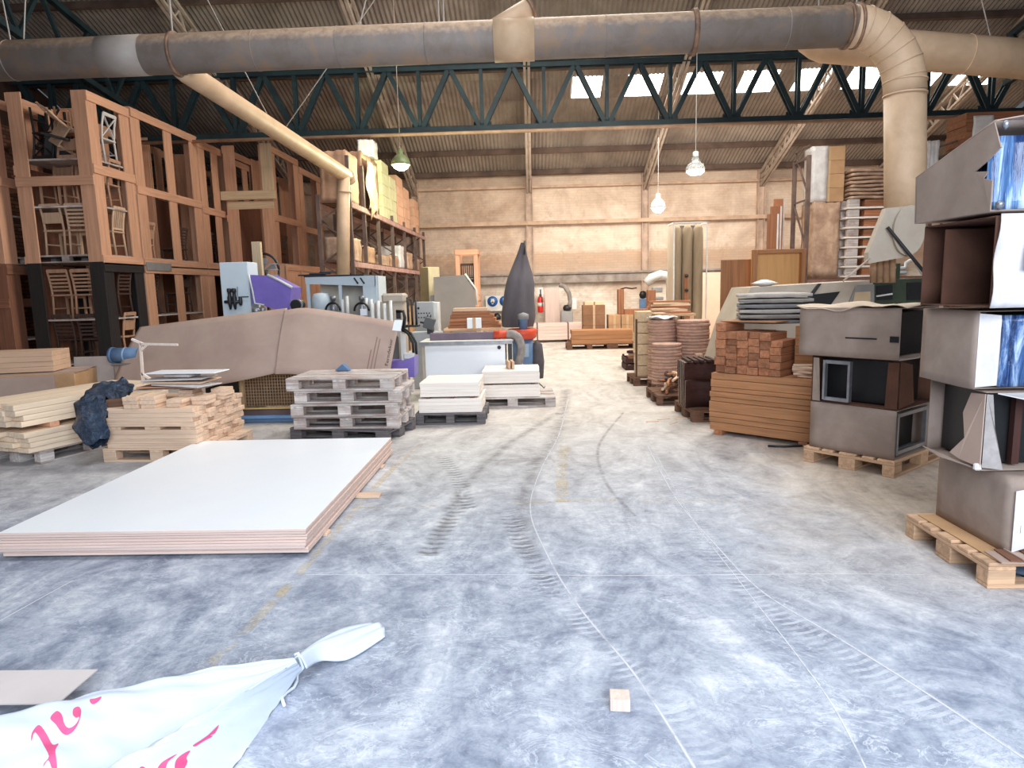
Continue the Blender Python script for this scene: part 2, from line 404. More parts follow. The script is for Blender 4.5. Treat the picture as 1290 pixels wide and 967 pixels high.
floor_mark('wheel_mark', gp((640, 650), (655, 680), (685, 730)), 0.16, 0.0013, TREADD)
floor_mark('wheel_mark', gp((785, 520), (755, 560), (762, 605), (800, 650)), 0.05, 0.0012, RUTD)
floor_mark('painted_line', gp((648, 633), (700, 631), (776, 630)), 0.07, 0.0018, YLINE)
floor_mark('painted_line', gp((800, 632), (860, 630), (940, 632)), 0.05, 0.0018, YLINE)
floor_mark('painted_line', gp((712, 560), (707, 590), (709, 632)), 0.12, 0.0014, YLINE)
floor_mark('painted_line', gp((530, 560), (495, 590), (440, 650), (370, 730), (318, 785), (255, 845)), 0.07, 0.0018, YLINE)
floor_mark('saw_cut', gp((385, 724), (640, 724), (800, 725), (1040, 723), (1165, 724)), 0.008, 0.0019, CUT)
floor_mark('saw_cut', gp((0, 782), (45, 757), (92, 731)), 0.010, 0.0019, CUT)
floor_mark('saw_cut', gp((520, 637), (440, 640), (580, 636)), 0.03, 0.0015, YLINE)

# back wall: painted brick with bands of wear
t = NT('painted_brick_wall')
c1 = t.coords((1, 1, 1), rand=False); mp = t.coords((1, 1, 1), rand=False, rot=(R90, 0, 0))
br = t.n('ShaderNodeTexBrick'); t.l(mp, br.inputs['Vector']); br.inputs['Scale'].default_value = 1.0
br.inputs['Brick Width'].default_value = 0.26; br.inputs['Row Height'].default_value = 0.08; br.inputs['Mortar Size'].default_value = 0.008
br.inputs['Color1'].default_value = (1, 1, 1, 1); br.inputs['Color2'].default_value = (0.80, 0.80, 0.80, 1); br.inputs['Mortar'].default_value = (0.72, 0.70, 0.68, 1)
sx = t.n('ShaderNodeSeparateXYZ'); t.l(c1, sx.inputs[0])
nz = t.noise(c1, 0.8, 8, 0.65, 0.6); nf = t.noise(c1, 5.0, 7, 0.7, 0.4)
hz = t.math('ADD', sx.outputs[2], t.math('MULTIPLY', t.math('SUBTRACT', nf, 0.5), 0.35))
band = t.ramp(t.math('DIVIDE', hz, 6.0), [(0.0, (232, 224, 210)), (0.31, (238, 230, 216)), (0.335, (208, 192, 174)), (0.40, (200, 168, 142)),
      (0.455, (206, 176, 150)), (0.475, (234, 214, 194)), (0.62, (232, 212, 192)), (0.80, (224, 202, 180)), (0.86, (214, 190, 168))])
col = t.mix(t.ramp(nz, [(0.42, (0, 0, 0, 1)), (0.66, (1, 1, 1, 1))]), band, lin((196, 170, 148)))
lft = t.n('ShaderNodeMapRange'); lft.inputs[1].default_value = 0.4; lft.inputs[2].default_value = -1.6; t.l(sx.outputs[0], lft.inputs[0])
raw = t.ramp(nf, [(0.38, (128, 96, 78)), (0.62, (190, 156, 130))])
col = t.mix(t.math('MULTIPLY', lft.outputs[0], 0.42), col, raw)
peel = t.ramp(t.noise(c1, 2.2, 8, 0.72, 0.5), [(0.56, (0, 0, 0, 1)), (0.64, (1, 1, 1, 1))])
col = t.mix(t.math('MULTIPLY', peel, 0.45), col, lin((184, 156, 132)))
col = t.mix(0.40, col, br.outputs['Color'], 'MULTIPLY'); t.bump(br.outputs['Fac'], -0.35, 0.01)
BRICKB = t.done(col, 0.85)
struct('wall_back', M().box(((XL + XR) / 2, YB + 0.15, 2.65), (XR - XL, 0.3, 5.3)), BRICKB)
# side walls: bare brick below, brown cladding above
t = NT('bare_brick_wall'); mp = t.coords((1, 1, 1), rand=False, rot=(R90, 0, R90))
mp2 = t.n('ShaderNodeCombineXYZ'); c1 = t.coords((1, 1, 1), rand=False); sx = t.n('ShaderNodeSeparateXYZ'); t.l(c1, sx.inputs[0])
t.l(sx.outputs[1], mp2.inputs[0]); t.l(sx.outputs[2], mp2.inputs[1])
br = t.n('ShaderNodeTexBrick'); t.l(mp2.outputs[0], br.inputs['Vector']); br.inputs['Scale'].default_value = 1.0
br.inputs['Brick Width'].default_value = 0.3; br.inputs['Row Height'].default_value = 0.09; br.inputs['Mortar Size'].default_value = 0.012
br.inputs['Color1'].default_value = lin((150, 102, 78)); br.inputs['Color2'].default_value = lin((104, 66, 50)); br.inputs['Mortar'].default_value = lin((78, 58, 48))
t.bump(br.outputs['Fac'], -0.5, 0.02)
BRICKS = t.done(br.outputs['Color'], 0.9)
for nm, x in (('wall_left', XL - 0.15), ('wall_right', XR + 0.15)):
    struct(nm, M().box((x, (YF + YB) / 2, 2.9), (0.3, YB - YF, 5.8)), BRICKS)
CLAD = paint('brown_cladding', (82, 56, 44), (60, 40, 32), 2, 0.8, stretch=(1, 8, 0.4))
for nm, x, dx in (('trim_1', XL - 0.15, 0.12), ('trim_2', XR + 0.15, 0.12)):
    struct(nm, M().prism([(x, YF, 5.8), (x, YB, 5.8), (x, 20.9, 5.8 + 0.08), (x, 6.5, roofz(6.5) - .02), (x, YF, roofz(YF) - .02)], (dx, 0, 0)), CLAD)
# corrugated roof, two slopes
def corr(y0, y1):
    m = M(); pitch = 0.11; n = int((XR - XL) / pitch * 4); vs = []
    for i in range(n + 1):
        x = XL + i * pitch / 4; dz = 0.016 * (0, 1, 0, -1)[i % 4]
        vs += [(x, y0, roofz(y0) + dz), (x, y1, roofz(y1) + dz)]
    m.add(vs, [(2 * i, 2 * i + 2, 2 * i + 3, 2 * i + 1) for i in range(n)], False); return m
ROOFM = paint('dusty_corrugated_sheet', (166, 154, 142), (132, 120, 110), 1.2, 0.75, stretch=(1, 0.5, 1))
# skylight run: the roof sheets stop short of it
sk0 = roofpt(740, 123).y; sk1 = roofpt(740, 97).y
m = corr(sk0 + .02, YB + 0.2); m2 = corr(6.5, sk1 - .02); m.add(m2.v, m2.f); m3 = corr(YF, 6.5); m.add(m3.v, m3.f)
roof = struct('ceiling', m, ROOFM, fix=False)
PANE = glow('bright_skylight_pane', (255, 252, 244), 9.0)
sk = [(721, 757), (789, 832), (862, 905), (932, 976), (1003, 1050), (1068, 1112), (1140, 1185), (1210, 1262)]
edges = []
for i, (a, b) in enumerate(sk):
    x0 = roofpt(a, 112 - (a - 740) * .045).x; x1 = roofpt(b, 112 - (a - 740) * .045).x; edges.append((x0, x1))
    q = struct('window_%d' % (i + 1), M().prism([(x0, sk0, roofz(sk0)), (x1, sk0, roofz(sk0)), (x1, sk1, roofz(sk1)), (x0, sk1, roofz(sk1))], (0, 0, 0.02)), PANE)
m = M(); xs = [XL] + [v for e in edges for v in e] + [XR]
for a, b in zip(xs[0::2], xs[1::2]):
    n = max(2, int((b - a) / 0.0275)); vs = []
    for i in range(n + 1):
        x = a + (b - a) * i / n; dz = 0.016 * (0, 1, 0, -1)[i % 4]
        vs += [(x, sk0 + .03, roofz(sk0 + .03) + dz), (x, sk1 - .03, roofz(sk1 - .03) + dz)]
    m.add(vs, [(2 * i, 2 * i + 2, 2 * i + 3, 2 * i + 1) for i in range(n)])
struct('trim_3', m, ROOFM, fix=False)
# a second, smaller run of skylights higher up the slope
k0 = roofpt(740, 81.5).y; k1 = roofpt(740, 76).y
for i, (a, b) in enumerate(((724, 761), (794, 832), (940, 972), (1005, 1040))):
    yy = 78 - (a - 740) * .045; x0 = roofpt(a, yy).x; x1 = roofpt(b, yy).x
    struct('window_%d' % (i + 9), M().prism([(x0, k0, roofz(k0) - .05), (x1, k0, roofz(k0) - .05), (x1, k1, roofz(k1) - .05), (x0, k1, roofz(k1) - .05)], (0, 0, 0.02)), PANE)
# purlins
PURL = paint('dusty_purlin_steel', (112, 92, 80), (84, 66, 58), 2, 0.75)
m = M(); y = YB - 0.25
while y > 7:
    if not (sk1 - 0.05 < y < sk0 + 0.05):
        m.bar((XL, y, roofz(y) - 0.11), (XR, y, roofz(y) - 0.11), 0.07, 0.16, up=(0, SL, 1))
    y -= 1.18
struct('trim_4', m, PURL)
# wall posts and rails on the back wall
PIER = paint('dusty_wall_post', (206, 180, 160), (170, 146, 128), 3, 0.7)
m = M()
for x in (-7.4, -3.7, 0.0, 3.72, 7.4, 11.1):
    m.box((x, YB - 0.02, 2.62), (0.12, 0.05, 5.24)); m.box((x - 0.1, YB - 0.1, 2.62), (0.02, 0.2, 5.24)); m.box((x + 0.1, YB - 0.1, 2.62), (0.02, 0.2, 5.24)); m.box((x, YB - .1, 2.62), (0.2, 0.02, 5.24))
struct('trim_5', m, PIER)
m = M(); m.box((0, YB - 0.16, 3.72), (24, 0.12, 0.12)); m.box((0, YB - 0.12, 4.86), (24, 0.08, 0.08))
struct('trim_6', m, paint('tan_wall_rail', (206, 176, 150), (176, 146, 122), 3, 0.7))
m = M(); m.box((0, YB - 0.10, 1.93), (24, 0.18, 0.28)); m.box((0, YB - 0.22, 2.09), (24, 0.06, 0.06))
struct('trim_7', m, paint('grey_wall_rail', (170, 158, 148), (130, 116, 106), 3, 0.7))

# lattice rafters under the roof slope
def lattice(m, p0, p1, q0, q1, n, wd, web, posts=True):
    p0, p1, q0, q1 = map(Vector, (p0, p1, q0, q1))
    for i in range(n):
        a = p0.lerp(p1, i / n); b = q0.lerp(q1, (i + .5) / n); c = p0.lerp(p1, (i + 1) / n)
        m.bar(a, b, web, web); m.bar(b, c, web, web)
        if posts: m.bar(p0.lerp(p1, (i + .5) / n), b, web, web)
for i, x in enumerate((-7.4, -3.7, 0.0, 3.72, 7.4, 11.1)):
    m = M()
    for dx in (-0.05, 0.05):
        a0 = (x + dx, YB - 0.1, roofz(YB) - 0.22); a1 = (x + dx, 9.0, roofz(9.0) - 0.22); b0 = (x + dx, YB - 0.1, roofz(YB) - 0.62); b1 = (x + dx, 9.0, roofz(9.0) - 0.62)
        m.bar(a0, a1, 0.06, 0.06); m.bar(b0, b1, 0.06, 0.06)
    a0 = (x, YB - 0.1, roofz(YB) - 0.25); a1 = (x, 9.0, roofz(9.0) - 0.25); b0 = (x, YB - 0.1, roofz(YB) - 0.58); b1 = (x, 9.0, roofz(9.0) - 0.58)
    lattice(m, a0, a1, b0, b1, 26, 0.04, 0.04, False)
    m.bar((x, YB - 0.12, 4.95), (x, YB - 1.0, roofz(YB - 1.0) - 0.62), 0.1, 0.1)
    struct('trim_%d' % (8 + i), m, RAFT)

# main truss across the hall
tz0, tz1, YT = 5.42, 6.80, 16.7
nodes = [1.87 + 1.475 * k for k in range(-9, 8)]
tr = thing('roof_truss', 'long dark green steel roof truss crossing the whole hall below the skylights', 'truss', (0, YT, tz0))
def L(x, z): return (x, 0, z - tz0)
for nm, z in (('bottom_chord', tz0), ('top_chord', tz1)):
    m = M()
    for dy in (-0.09, 0.09):
        m.box((0.2, dy, z - tz0), (25.0, 0.02, 0.11)); m.box((0.2, dy + (0.05 if dy > 0 else -0.05), z - tz0 + (-.07 if nm[0] == 'b' else .07)), (25.0, 0.1, 0.02))
    part(tr, nm, m, TRUSS)
for x in nodes:
    h = 0.7375
    for dx in (0, -h, h):
        m = M(); hw = 0.055 if dx else 0.04
        for dy in (-0.07, 0.07):
            m.bar((x + dx * 0.08, dy, 0.05), (x + dx * 0.96, dy, tz1 - tz0 - 0.05), 0.03, hw * 2, up=(0, 1, 0) if 0 else (1, 0, 0))
        part(tr, 'web_member', m, TRUSS)
    part(tr, 'gusset_plate', M().box((x, 0.115, 0.06), (0.42, 0.015, 0.24)), TRUSS)
for dz, dy, r, nm, lb in ((-0.16, -0.35, 0.04, 'ceiling_pipe', 'thin tan pipe running just below the long green truss'),):
    m = M().tube([(XL + .1, YT + dy, tz0 + dz), (XR - .1, YT + dy, tz0 + dz)], r, 10)
    solo(nm, lb, 'pipe', m, paint('tan_pipe_paint', (190, 156, 128), (160, 128, 104), 3, 0.6))
# dark cross truss on the left and on the right, running away from the viewer
for sx_, lb in ((-9.3, 'dark steel bracing truss high in the left roof corner'), (10.9, 'blue green steel bracing truss high in the right roof corner')):
    tb = thing('bracing_truss', lb, 'truss', (sx_, 9.0, 7.0))
    m = M(); zc0, zc1 = 0.0, 0.9
    part(tb, 'bottom_chord', M().bar((0, 0, 0), (0, 7.5, -1.0), 0.12, 0.12), TRUSS)
    part(tb, 'top_chord', M().bar((0, 0, 1.4), (0, 7.5, 0.0), 0.12, 0.12), TRUSS)
    for k in range(5):
        y0 = 0.4 + k * 1.4; f0 = 1.4 - y0 * 1.4 / 7.5; g0 = -y0 / 7.5; y1 = y0 + .7; f1 = 1.4 - y1 * 1.4 / 7.5; g1 = -y1 / 7.5
        part(tb, 'web_member', M().bar((0, y0, f0), (0, y1, g1), 0.07, 0.07), TRUSS)
        part(tb, 'web_member', M().bar((0, y1, g1), (0, y1 + .7, f1 - .13), 0.07, 0.07), TRUSS)
# ================================================================ DUCTS, WIRES, LAMPS
t = NT('galvanised_duct_with_dust')
n = t.noise(t.coords((3, 3, 3), rand=False), 1.0, 6, 0.65, 0.4); n2 = t.noise(t.coords((14, 14, 14), rand=False), 1.0, 5, 0.6)
metal = t.ramp(n, [(0.36, (124, 110, 98)), (0.52, (132, 122, 116)), (0.66, (150, 126, 106))])
dustc = t.ramp(n2, [(0.38, (178, 148, 122)), (0.6, (200, 172, 144))])
ge = t.n('ShaderNodeNewGeometry'); sz = t.n('ShaderNodeSeparateXYZ'); t.l(ge.outputs['Normal'], sz.inputs[0])
mr = t.n('ShaderNodeMapRange'); mr.inputs[1].default_value = 0.15; mr.inputs[2].default_value = 0.55
t.l(t.math('ADD', sz.outputs[2], t.math('MULTIPLY', t.math('SUBTRACT', n2, 0.5), 0.5)), mr.inputs[0])
DUCT = t.done(t.mix(mr.outputs[0], metal, dustc), 0.6)
DUCT2 = paint('tan_painted_duct', (212, 180, 148), (190, 160, 128), 3, 0.55)
RINGM = paint('duct_ring_steel', (150, 116, 92), (104, 78, 62), 8, 0.6)
PATCH = paint('pale_duct_sleeve', (156, 146, 138), (146, 136, 128), 4, 0.5)
R0 = 0.212
A = P(-70, 80, 8.0); B = P(1072, 33, 8.0); D0 = P(1140, 118, 8.0); D1 = P(1140, 300, 8.0)
ux = (B - A).normalized()
def along(px): f_ = (px + 70) / 1142.0; return A.lerp(B, f_)
du = thing('extraction_duct', 'large dusty round duct crossing the hall and bending down at the right', 'duct', A)
o = Vector(A)
part(du, 'pipe', M().tube([(0, 0, 0), B - o], R0, 32), DUCT)
elb = []
cc = Vector((B.x, B.y, B.z)); rad = D0.x - B.x; rv = B.z - D0.z
for k in range(8):
    a = math.pi / 2 * k / 7; elb.append(Vector((B.x + rad * math.sin(a), 8.0, D0.z + rv * math.cos(a))) - o)
m = M(); m.tube(elb, R0 * 1.02, 32, smooth=True); part(du, 'elbow', m, DUCT2)
part(du, 'down_pipe', M().tube([D0 - o, D1 - o], R0, 32), DUCT2)
def ring(p, d, r, wd, mat=RINGM, name='clamp_ring'):
    p = Vector(p) - o; d = Vector(d).normalized(); part(du, name, M().tube([p - d * wd / 2, p + d * wd / 2], r, 32), mat)
for px, wd, r in ((232, .035, .235), (880, .05, .24), (1066, .03, .235), (1079, .03, .235)): ring(along(px) if px < 1072 else B + ux * .05, ux, r, wd)
for px in (20, 335, 440, 550, 772, 992): ring(along(px), ux, R0 + .004, .012, DUCT, 'seam')
for k in range(1, 7): d = elb[min(k + 1, 7)] - elb[k - 1]; ring(elb[k] + o, d, R0 * 1.02 + .006, .014, DUCT2, 'seam')
for yy in (120, 103): ring(P(1140, yy, 8.0), (0, 0, 1), R0 + .012, .018, DUCT2, 'seam')
part(du, 'pale_sleeve', M().tube([along(138) - o, along(193) - o], R0 + .004, 32), PATCH, 'pale sleeve around the duct')
part(du, 'collar', M().tube([along(634) - o, along(684) - o], R0 + .012, 32), DUCT2)
a = along(628) - o + Vector((0, .02, .10)); sv = Vector((.46, .05, .26)); part(du, 'branch_stub', M().tube([a, a + sv], .105, 24), DUCT2)
a2 = a + sv; part(du, 'stub_ring', M().tube([a2 - sv * .03, a2 + sv * .03], .118, 24), RINGM)
# hood at the foot of the down pipe
hd = thing('extraction_hood', 'beige triangular hood at the foot of the vertical duct', 'hood', P(1128, 330, 8.0))
o = hd.location.copy()
poly = [P(1117, 262, 7.74), P(1160, 258, 7.74), P(1164, 300, 7.74), P(1150, 322, 7.74), P(1094, 332, 7.74), P(1094, 318, 7.74)]
part(hd, 'hood_body', M().prism([p - o for p in poly], (0, 0.10, 0)), BEIGEM)
c = P(1146, 290, 7.69) - o; pl = [c + Vector((.17 * math.cos(k * math.pi / 12), 0, .27 * math.sin(k * math.pi / 12))) for k in range(24)]
part(hd, 'round_plate', M().prism(pl, (0, 0.03, 0)), BEIGEM)
for px in (1100, 1108, 1116, 1124): part(hd, 'strip_curtain', M().tube([P(px, 322, 7.95) - o, P(px, 356, 7.95) - o], .036, 10), paint('tan_curtain', (172, 138, 106), (140, 108, 80), 6, .8))
part(hd, 'support_rod', M().tube([P(1118, 286, 7.7) - o, P(1166, 345, 7.6) - o], .018, 8), DKMET)
part(hd, 'support_rod', M().tube([P(1062, 354, 7.7) - o, P(1096, 325, 7.75) - o], .012, 8), RAFT)
# second duct behind, running off to the right
A2 = P(1004, 52, 9.3); B2 = P(1345, 79, 9.3)
d2 = thing('extraction_duct', 'tan round duct passing behind the bent duct toward the right edge', 'duct', A2)
m = M(); k_ = B2 - A2; m.tube([(0, 0, 0), k_ * .02, k_ * .06, k_ * .10, k_], [.06, .12, .19, .23, .235], 32); part(d2, 'pipe', m, DUCT2)
part(d2, 'seam', M().tube([k_ * .62, k_ * .625], .24, 32), DUCT2)
# branch duct on the left
A3 = P(236, 92, 8.25); B3 = P(437, 222, 12.5); C3 = P(437, 352, 12.5)
d3 = thing('branch_duct', 'slim tan duct slanting down from the big duct to the left racks', 'duct', A3); o = A3
part(d3, 'pipe', M().tube([(0, -.15, .02), (0, 0, 0), B3 - o], .125, 20), DUCT2)
part(d3, 'end_cap', M().tube([B3 - o, B3 - o + (B3 - o).normalized() * .12], .13, 20), DUCT2)
dn = (B3 - o).normalized(); q = B3 - o - dn * .15
part(d3, 'drop_pipe', M().tube([q, C3 - o - dn * .15], .115, 20), DUCT2)
part(d3, 'joint_ring', M().tube([q + Vector((0, 0, -.3)), q + Vector((0, 0, -.33))], .125, 20), DUCT2)
# suspension wires
WIREM = paint('thin_steel_wire', (170, 160, 150), (150, 140, 130), 6, .5)
def wire(p, q, lb, r=.008): solo('suspension_wire', lb, 'wire', M().tube([p, q], r, 6), WIREM, fix=False, group='wires holding the ducts')
def up(p, dx=0, dy=0): y = p.y + dy; return Vector((p.x + dx, y, roofz(y) - .03))
tp = lambda px: along(px) + Vector((0, 0, R0))
wire(tp(20), up(tp(20), -.9, .6), 'thin wire slanting up left from the far left end of the large duct')
wire(tp(37), up(tp(37), .6, .5), 'thin wire slanting up right near the left end of the large duct')
wire(tp(229), up(tp(229), 0, 0), 'thin upright rod above the left clamp ring of the large duct', .012)
wire(tp(466), up(tp(466), 1.4, 1.2), 'thin wire rising from the large duct in the left middle')
wire(tp(566), up(tp(566), 0, .1), 'left of two close upright wires above the middle of the large duct')
wire(tp(572), up(tp(572), .03, .1), 'right of two close upright wires above the middle of the large duct')
wire(tp(1032), up(tp(1032), 0, 0), 'thin rod above the large duct just left of its bend')
wire(B + Vector((.05, 0, R0)), up(B, .1, 0), 'thin rod above the clamp ring where the large duct bends')
wire(P(1250, 56, 9.3), up(P(1250, 56, 9.3), -1.6, .2), 'thin wire slanting up left from the right hand duct')
wire(P(360, 160, 11.2), P(424, 82, 11.2) + Vector((1.2, 0, 1.6)), 'thin wire slanting up from the slim branch duct')
wire(P(336, 143, 10.4), P(306, 84, 10.4) + Vector((-.9, 0, 1.9)), 'thin wire rising to the left from the slim branch duct')
# pendant lamps
def lamp(lb, p, r, h, kind, top, power, col):
    ob = thing('pendant_lamp', lb, 'lamp', p)
    if kind == 'dome':      # bay lamp with open mouth
        shade = M().lathe([(r, 0), (r * .98, h * .18), (r * .82, h * .42), (r * .5, h * .62), (r * .3, h * .70), (r * .3, h), (r * .22, h), (r * .22, h * .72), (r * .45, h * .60), (r * .76, h * .40), (r * .92, h * .17), (r * .94, .005)], 28)
        part(ob, 'lamp_shade', shade, col[0]); part(ob, 'bulb', M().lathe([(.001, -h * .34), (r * .35, -h * .31), (r * .68, -h * .20), (r * .86, -h * .04), (r * .86, h * .06), (.001, h * .12)], 24), col[1])
    else:
        shade = M().lathe([(r * .55, 0), (r * .95, h * .16), (r, h * .34), (r * .82, h * .58), (r * .42, h * .72), (r * .42, h), (r * .36, h), (r * .36, h * .70), (r * .78, h * .56), (r * .95, h * .34), (r * .90, h * .18)], 28)
        part(ob, 'lamp_shade', shade, col[0]); part(ob, 'bulb', M().lathe([(.001, 0.0), (r * .5, .01), (r * .9, h * .17), (r * .86, h * .24), (.001, h * .27)], 24), col[1])
        part(ob, 'neck', M().lathe([(r * .3, h * .7), (r * .3, h * 1.25), (r * .12, h * 1.3)], 16), col[2])
    part(ob, 'cord', M().tube([(0, 0, h), (0, 0, top - p.z)], .007 if kind != 'bell' else .02, 8), col[2])
    l = bpy.data.lights.new('lamp_light', 'POINT'); l.energy = power; l.shadow_soft_size = .12; l.color = col[3]
    lo = link('lamp_light', l, (0, 0, -h * .62), parent=ob)
BULB = glow('white_lamp_glow', (255, 255, 250), 14.0); BULBG = glow('greenish_lamp_glow', (244, 255, 232), 16.0)
GSH = paint('greenish_lamp_enamel', (120, 132, 92), (100, 112, 76), 4, .4)
t = NT('clear_prism_glass'); t.b.inputs['Transmission Weight'].default_value = .85; t.b.inputs['IOR'].default_value = 1.2; GL = t.done(lin((225, 225, 222)), .12)
p = P(505, 208, 14.6); lamp('bright greenish bay lamp above the left pallet rack', p, .20, .32, 'dome', roofz(14.6), 170, (GSH, BULBG, RAFT, (.86, 1, .62)))
p = P(829, 262, 18.0); lamp('small white bell lamp on a long rod in front of the back wall', p, .19, .36, 'dome', roofz(18.0), 30, (WHITEM, BULB, WHITEM, (1, .97, .9)))
p = P(876, 220, 14.5); lamp('clear glass dome lamp hanging on a thin cord', p, .20, .36, 'glass', roofz(14.5), 25, (GL, BULB, WHITEM, (1, .97, .9)))

# ================================================================ PALLETS
def pallet_proto(mat_fn, bottom=True):
    L_, W_, H_ = 1.2, 0.8, 0.144
    k = ('pal', mat_fn('X').name)
    if k in _bc: return _bc[k]
    d = dict(top_board=[], stretcher=[], block=[], bottom_board=[])
    for y, wd in ((-.3275, .145), (-.1775, .1), (0, .145), (.1775, .1), (.3275, .145)): d['top_board'].append(((0, y, .133), (L_, wd, .022)))
    for x in (-.5275, 0, .5275): d['stretcher'].append(((x, 0, .111), (.145, W_, .022)))
    for x, wx in ((-.5275, .145), (0, .145), (.5275, .145)):
        for y, wy in ((-.35, .1), (0, .145), (.35, .1)): d['block'].append(((x, y, .061), (wx, wy, .078)))
    for y, wd in ((-.35, .1), (0, .145), (.35, .1)): d['bottom_board'].append(((0, y, .011), (L_, wd, .022)))
    out = []
    for nm, lst in d.items():
        cache = {}
        for c, dim in lst:
            if dim not in cache: cache[dim] = M().box((0, 0, 0), dim, .004).mesh(nm, mat_fn('Y' if nm == 'stretcher' else 'X'))
            out.append((nm, cache[dim], c))
    _bc[k] = out; return out
def pallet(lb, loc, rz=0.0, mat_fn=W_PAL, group=None, sc=None):
    r_ = thing('pallet', lb, 'pallet', loc, rz, group)
    for nm, me, c in pallet_proto(mat_fn): link(nm, me, c, parent=r_)
    if sc: r_.scale = sc
    return r_

# ================================================================ CARTONS ON THE RIGHT
t = NT('blue_stretch_film'); cz = t.coords((16, 16, 0.9)); nn = t.noise(cz, 1.0, 5, .6, .5)
col = t.ramp(nn, [(0.40, (36, 58, 104)), (0.50, (92, 130, 178)), (0.58, (196, 216, 236)), (0.70, (238, 244, 250))]); t.bump(nn, .8, .02); FILM = t.done(col, .18)  # pale streaks in the colour imitate reflections on the film
t = NT('dark_blue_film'); nn = t.noise(t.coords((14, 14, 1.4)), 1.0, 6, .65, 1.0)
col = t.ramp(nn, [(0.45, (26, 46, 86)), (0.56, (66, 98, 146)), (0.68, (190, 208, 230))]); t.bump(nn, .9, .02); FILM2 = t.done(col, .15)  # reflection streaks painted over a darker blue
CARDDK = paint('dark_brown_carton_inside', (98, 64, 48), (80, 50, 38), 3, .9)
PANELW = paint('white_wrapped_cardboard', (226, 222, 224), (200, 194, 194), 5, .4, bump=.4)
def carton(lb, loc, rz, w_, d_, h_, open_=(), front=None, wall=.012, bulge=.0, group=None, frame=None, flaps=True, mat=CARD2, shear=0.0, back_h=None):
    """open_: subset of 'front','left'; local x right, -y front; origin base front-left corner"""
    r_ = thing('carton', lb, 'carton', loc, rz, group)
    m = M()
    def face(fn, nu=10, nv=8):     # a softly buckled wall with thickness
        m.grid(fn, nu, nv)
    def b(u, v, amp): return amp * math.sin(math.pi * u) * math.sin(math.pi * v)
    sh = lambda z: shear * z
    kb = (back_h or h_) / h_; hh = lambda v: h_ * (1 - (1 - kb) * v)
    m.grid(lambda u, v: (sh(v * h_) - b(u, v, bulge), u * d_, v * h_), 10, 8) if 'left' not in open_ else None
    if 'front' not in open_: m.grid(lambda u, v: (u * w_ + sh(v * h_), -b(u, v, bulge), v * h_), 10, 8)
    m.grid(lambda u, v: (w_ + sh(v * h_), u * d_, v * hh(u)), 4, 4)
    m.grid(lambda u, v: (u * w_ + sh(v * h_), d_, v * hh(1)), 4, 4)
    m.grid(lambda u, v: (u * w_, v * d_, 0.004), 4, 4)
    m.grid(lambda u, v: (u * w_ + sh(h_), v * d_, hh(v) + b(u, v, -bulge * .4)), 8, 8)
    me = m.mesh('carton_shell', [mat], fix=False); ob = part(r_, 'carton_shell', me, None); md = ob.modifiers.new('solid', 'SOLIDIFY'); md.thickness = .006; md.offset = 0
    if frame:
        for (x0, x1, y0, y1, z0, z1) in frame: 
            mm = M(); e = .03
            for z in (z0, z1): mm.bar((x0, y0, z), (x1, y1, z), e, e)
            for x, y in ((x0, y0), (x1, y1)): mm.bar((x, y, z0), (x, y, z1), e, e)
            part(r_, 'inner_frame', mm, DKMET, 'dark metal frame inside the carton')
    return r_
def flap(parent, pts, mat=CARD2, name='flap', th=.006, lb=None):
    m = M(); pts = [Vector(p) for p in pts]; m.add(pts, [tuple(range(len(pts)))])
    return part(parent, name, m, mat, lb, fix=False, solid=th)
pallet('pale wooden pallet under the nearest carton stack on the right', (3.0, 3.88, 0), 0, W_PAL)
z0 = .154; hb = .445
board('brown_card_sheet', 'thin brown cardboard sheet between the nearest pallet and its lowest carton', 'cardboard sheet', None, (1.14, .74, .006), (3.02, 3.87, .1455), 0, CARD3)
# tier 1: whole carton, torn front corner
c1_ = carton('lowest carton of the nearest right stack, lying directly on its pallet', (2.56, 3.57, z0), 0, .72, .66, .42, front=None, bulge=.012)
part(c1_, 'torn_film', M().grid(lambda u, v: (.03 + u * .5, -.018 - .012 * math.sin(9 * u + 5 * v), .06 + v * .30), 14, 8), FILM2, 'blue film showing through the torn front', solid=.004)
flap(c1_, [(.0, -.02, .02), (.06, -.035, .05), (.075, -.04, .24), (.045, -.03, .33), (.0, -.02, .36)], PANELW)
flap(c1_, [(0, -.02, .36), (.09, -.05, .39), (.12, -.05, .31), (.07, -.04, .29)], PANELW)
part(c1_, 'printed_label', M().box((.10, -.045, .335), (.08, .006, .05)), paint('label_print', (60, 60, 64), (210, 210, 208), 40, .5, lo=.45, hi=.5), 'black and white printed label')
for k in range(4):
    m = M().box((0, 0, .004), (.34, .16, .007)); solo('cardboard_scrap', 'cardboard scrap %s in the flat pile on the near pallet' % nth(k + 1, 4), 'scrap', m, CARDIN if k % 2 else CARD, (2.74 + rnd(.03), 3.53 + rnd(.008), .1455 + k * .009) if 0 else (2.62 + .05 * k, 3.515, .1535 + k * .0085), rnd(.1) - .05, group='cardboard scraps on the near pallet')
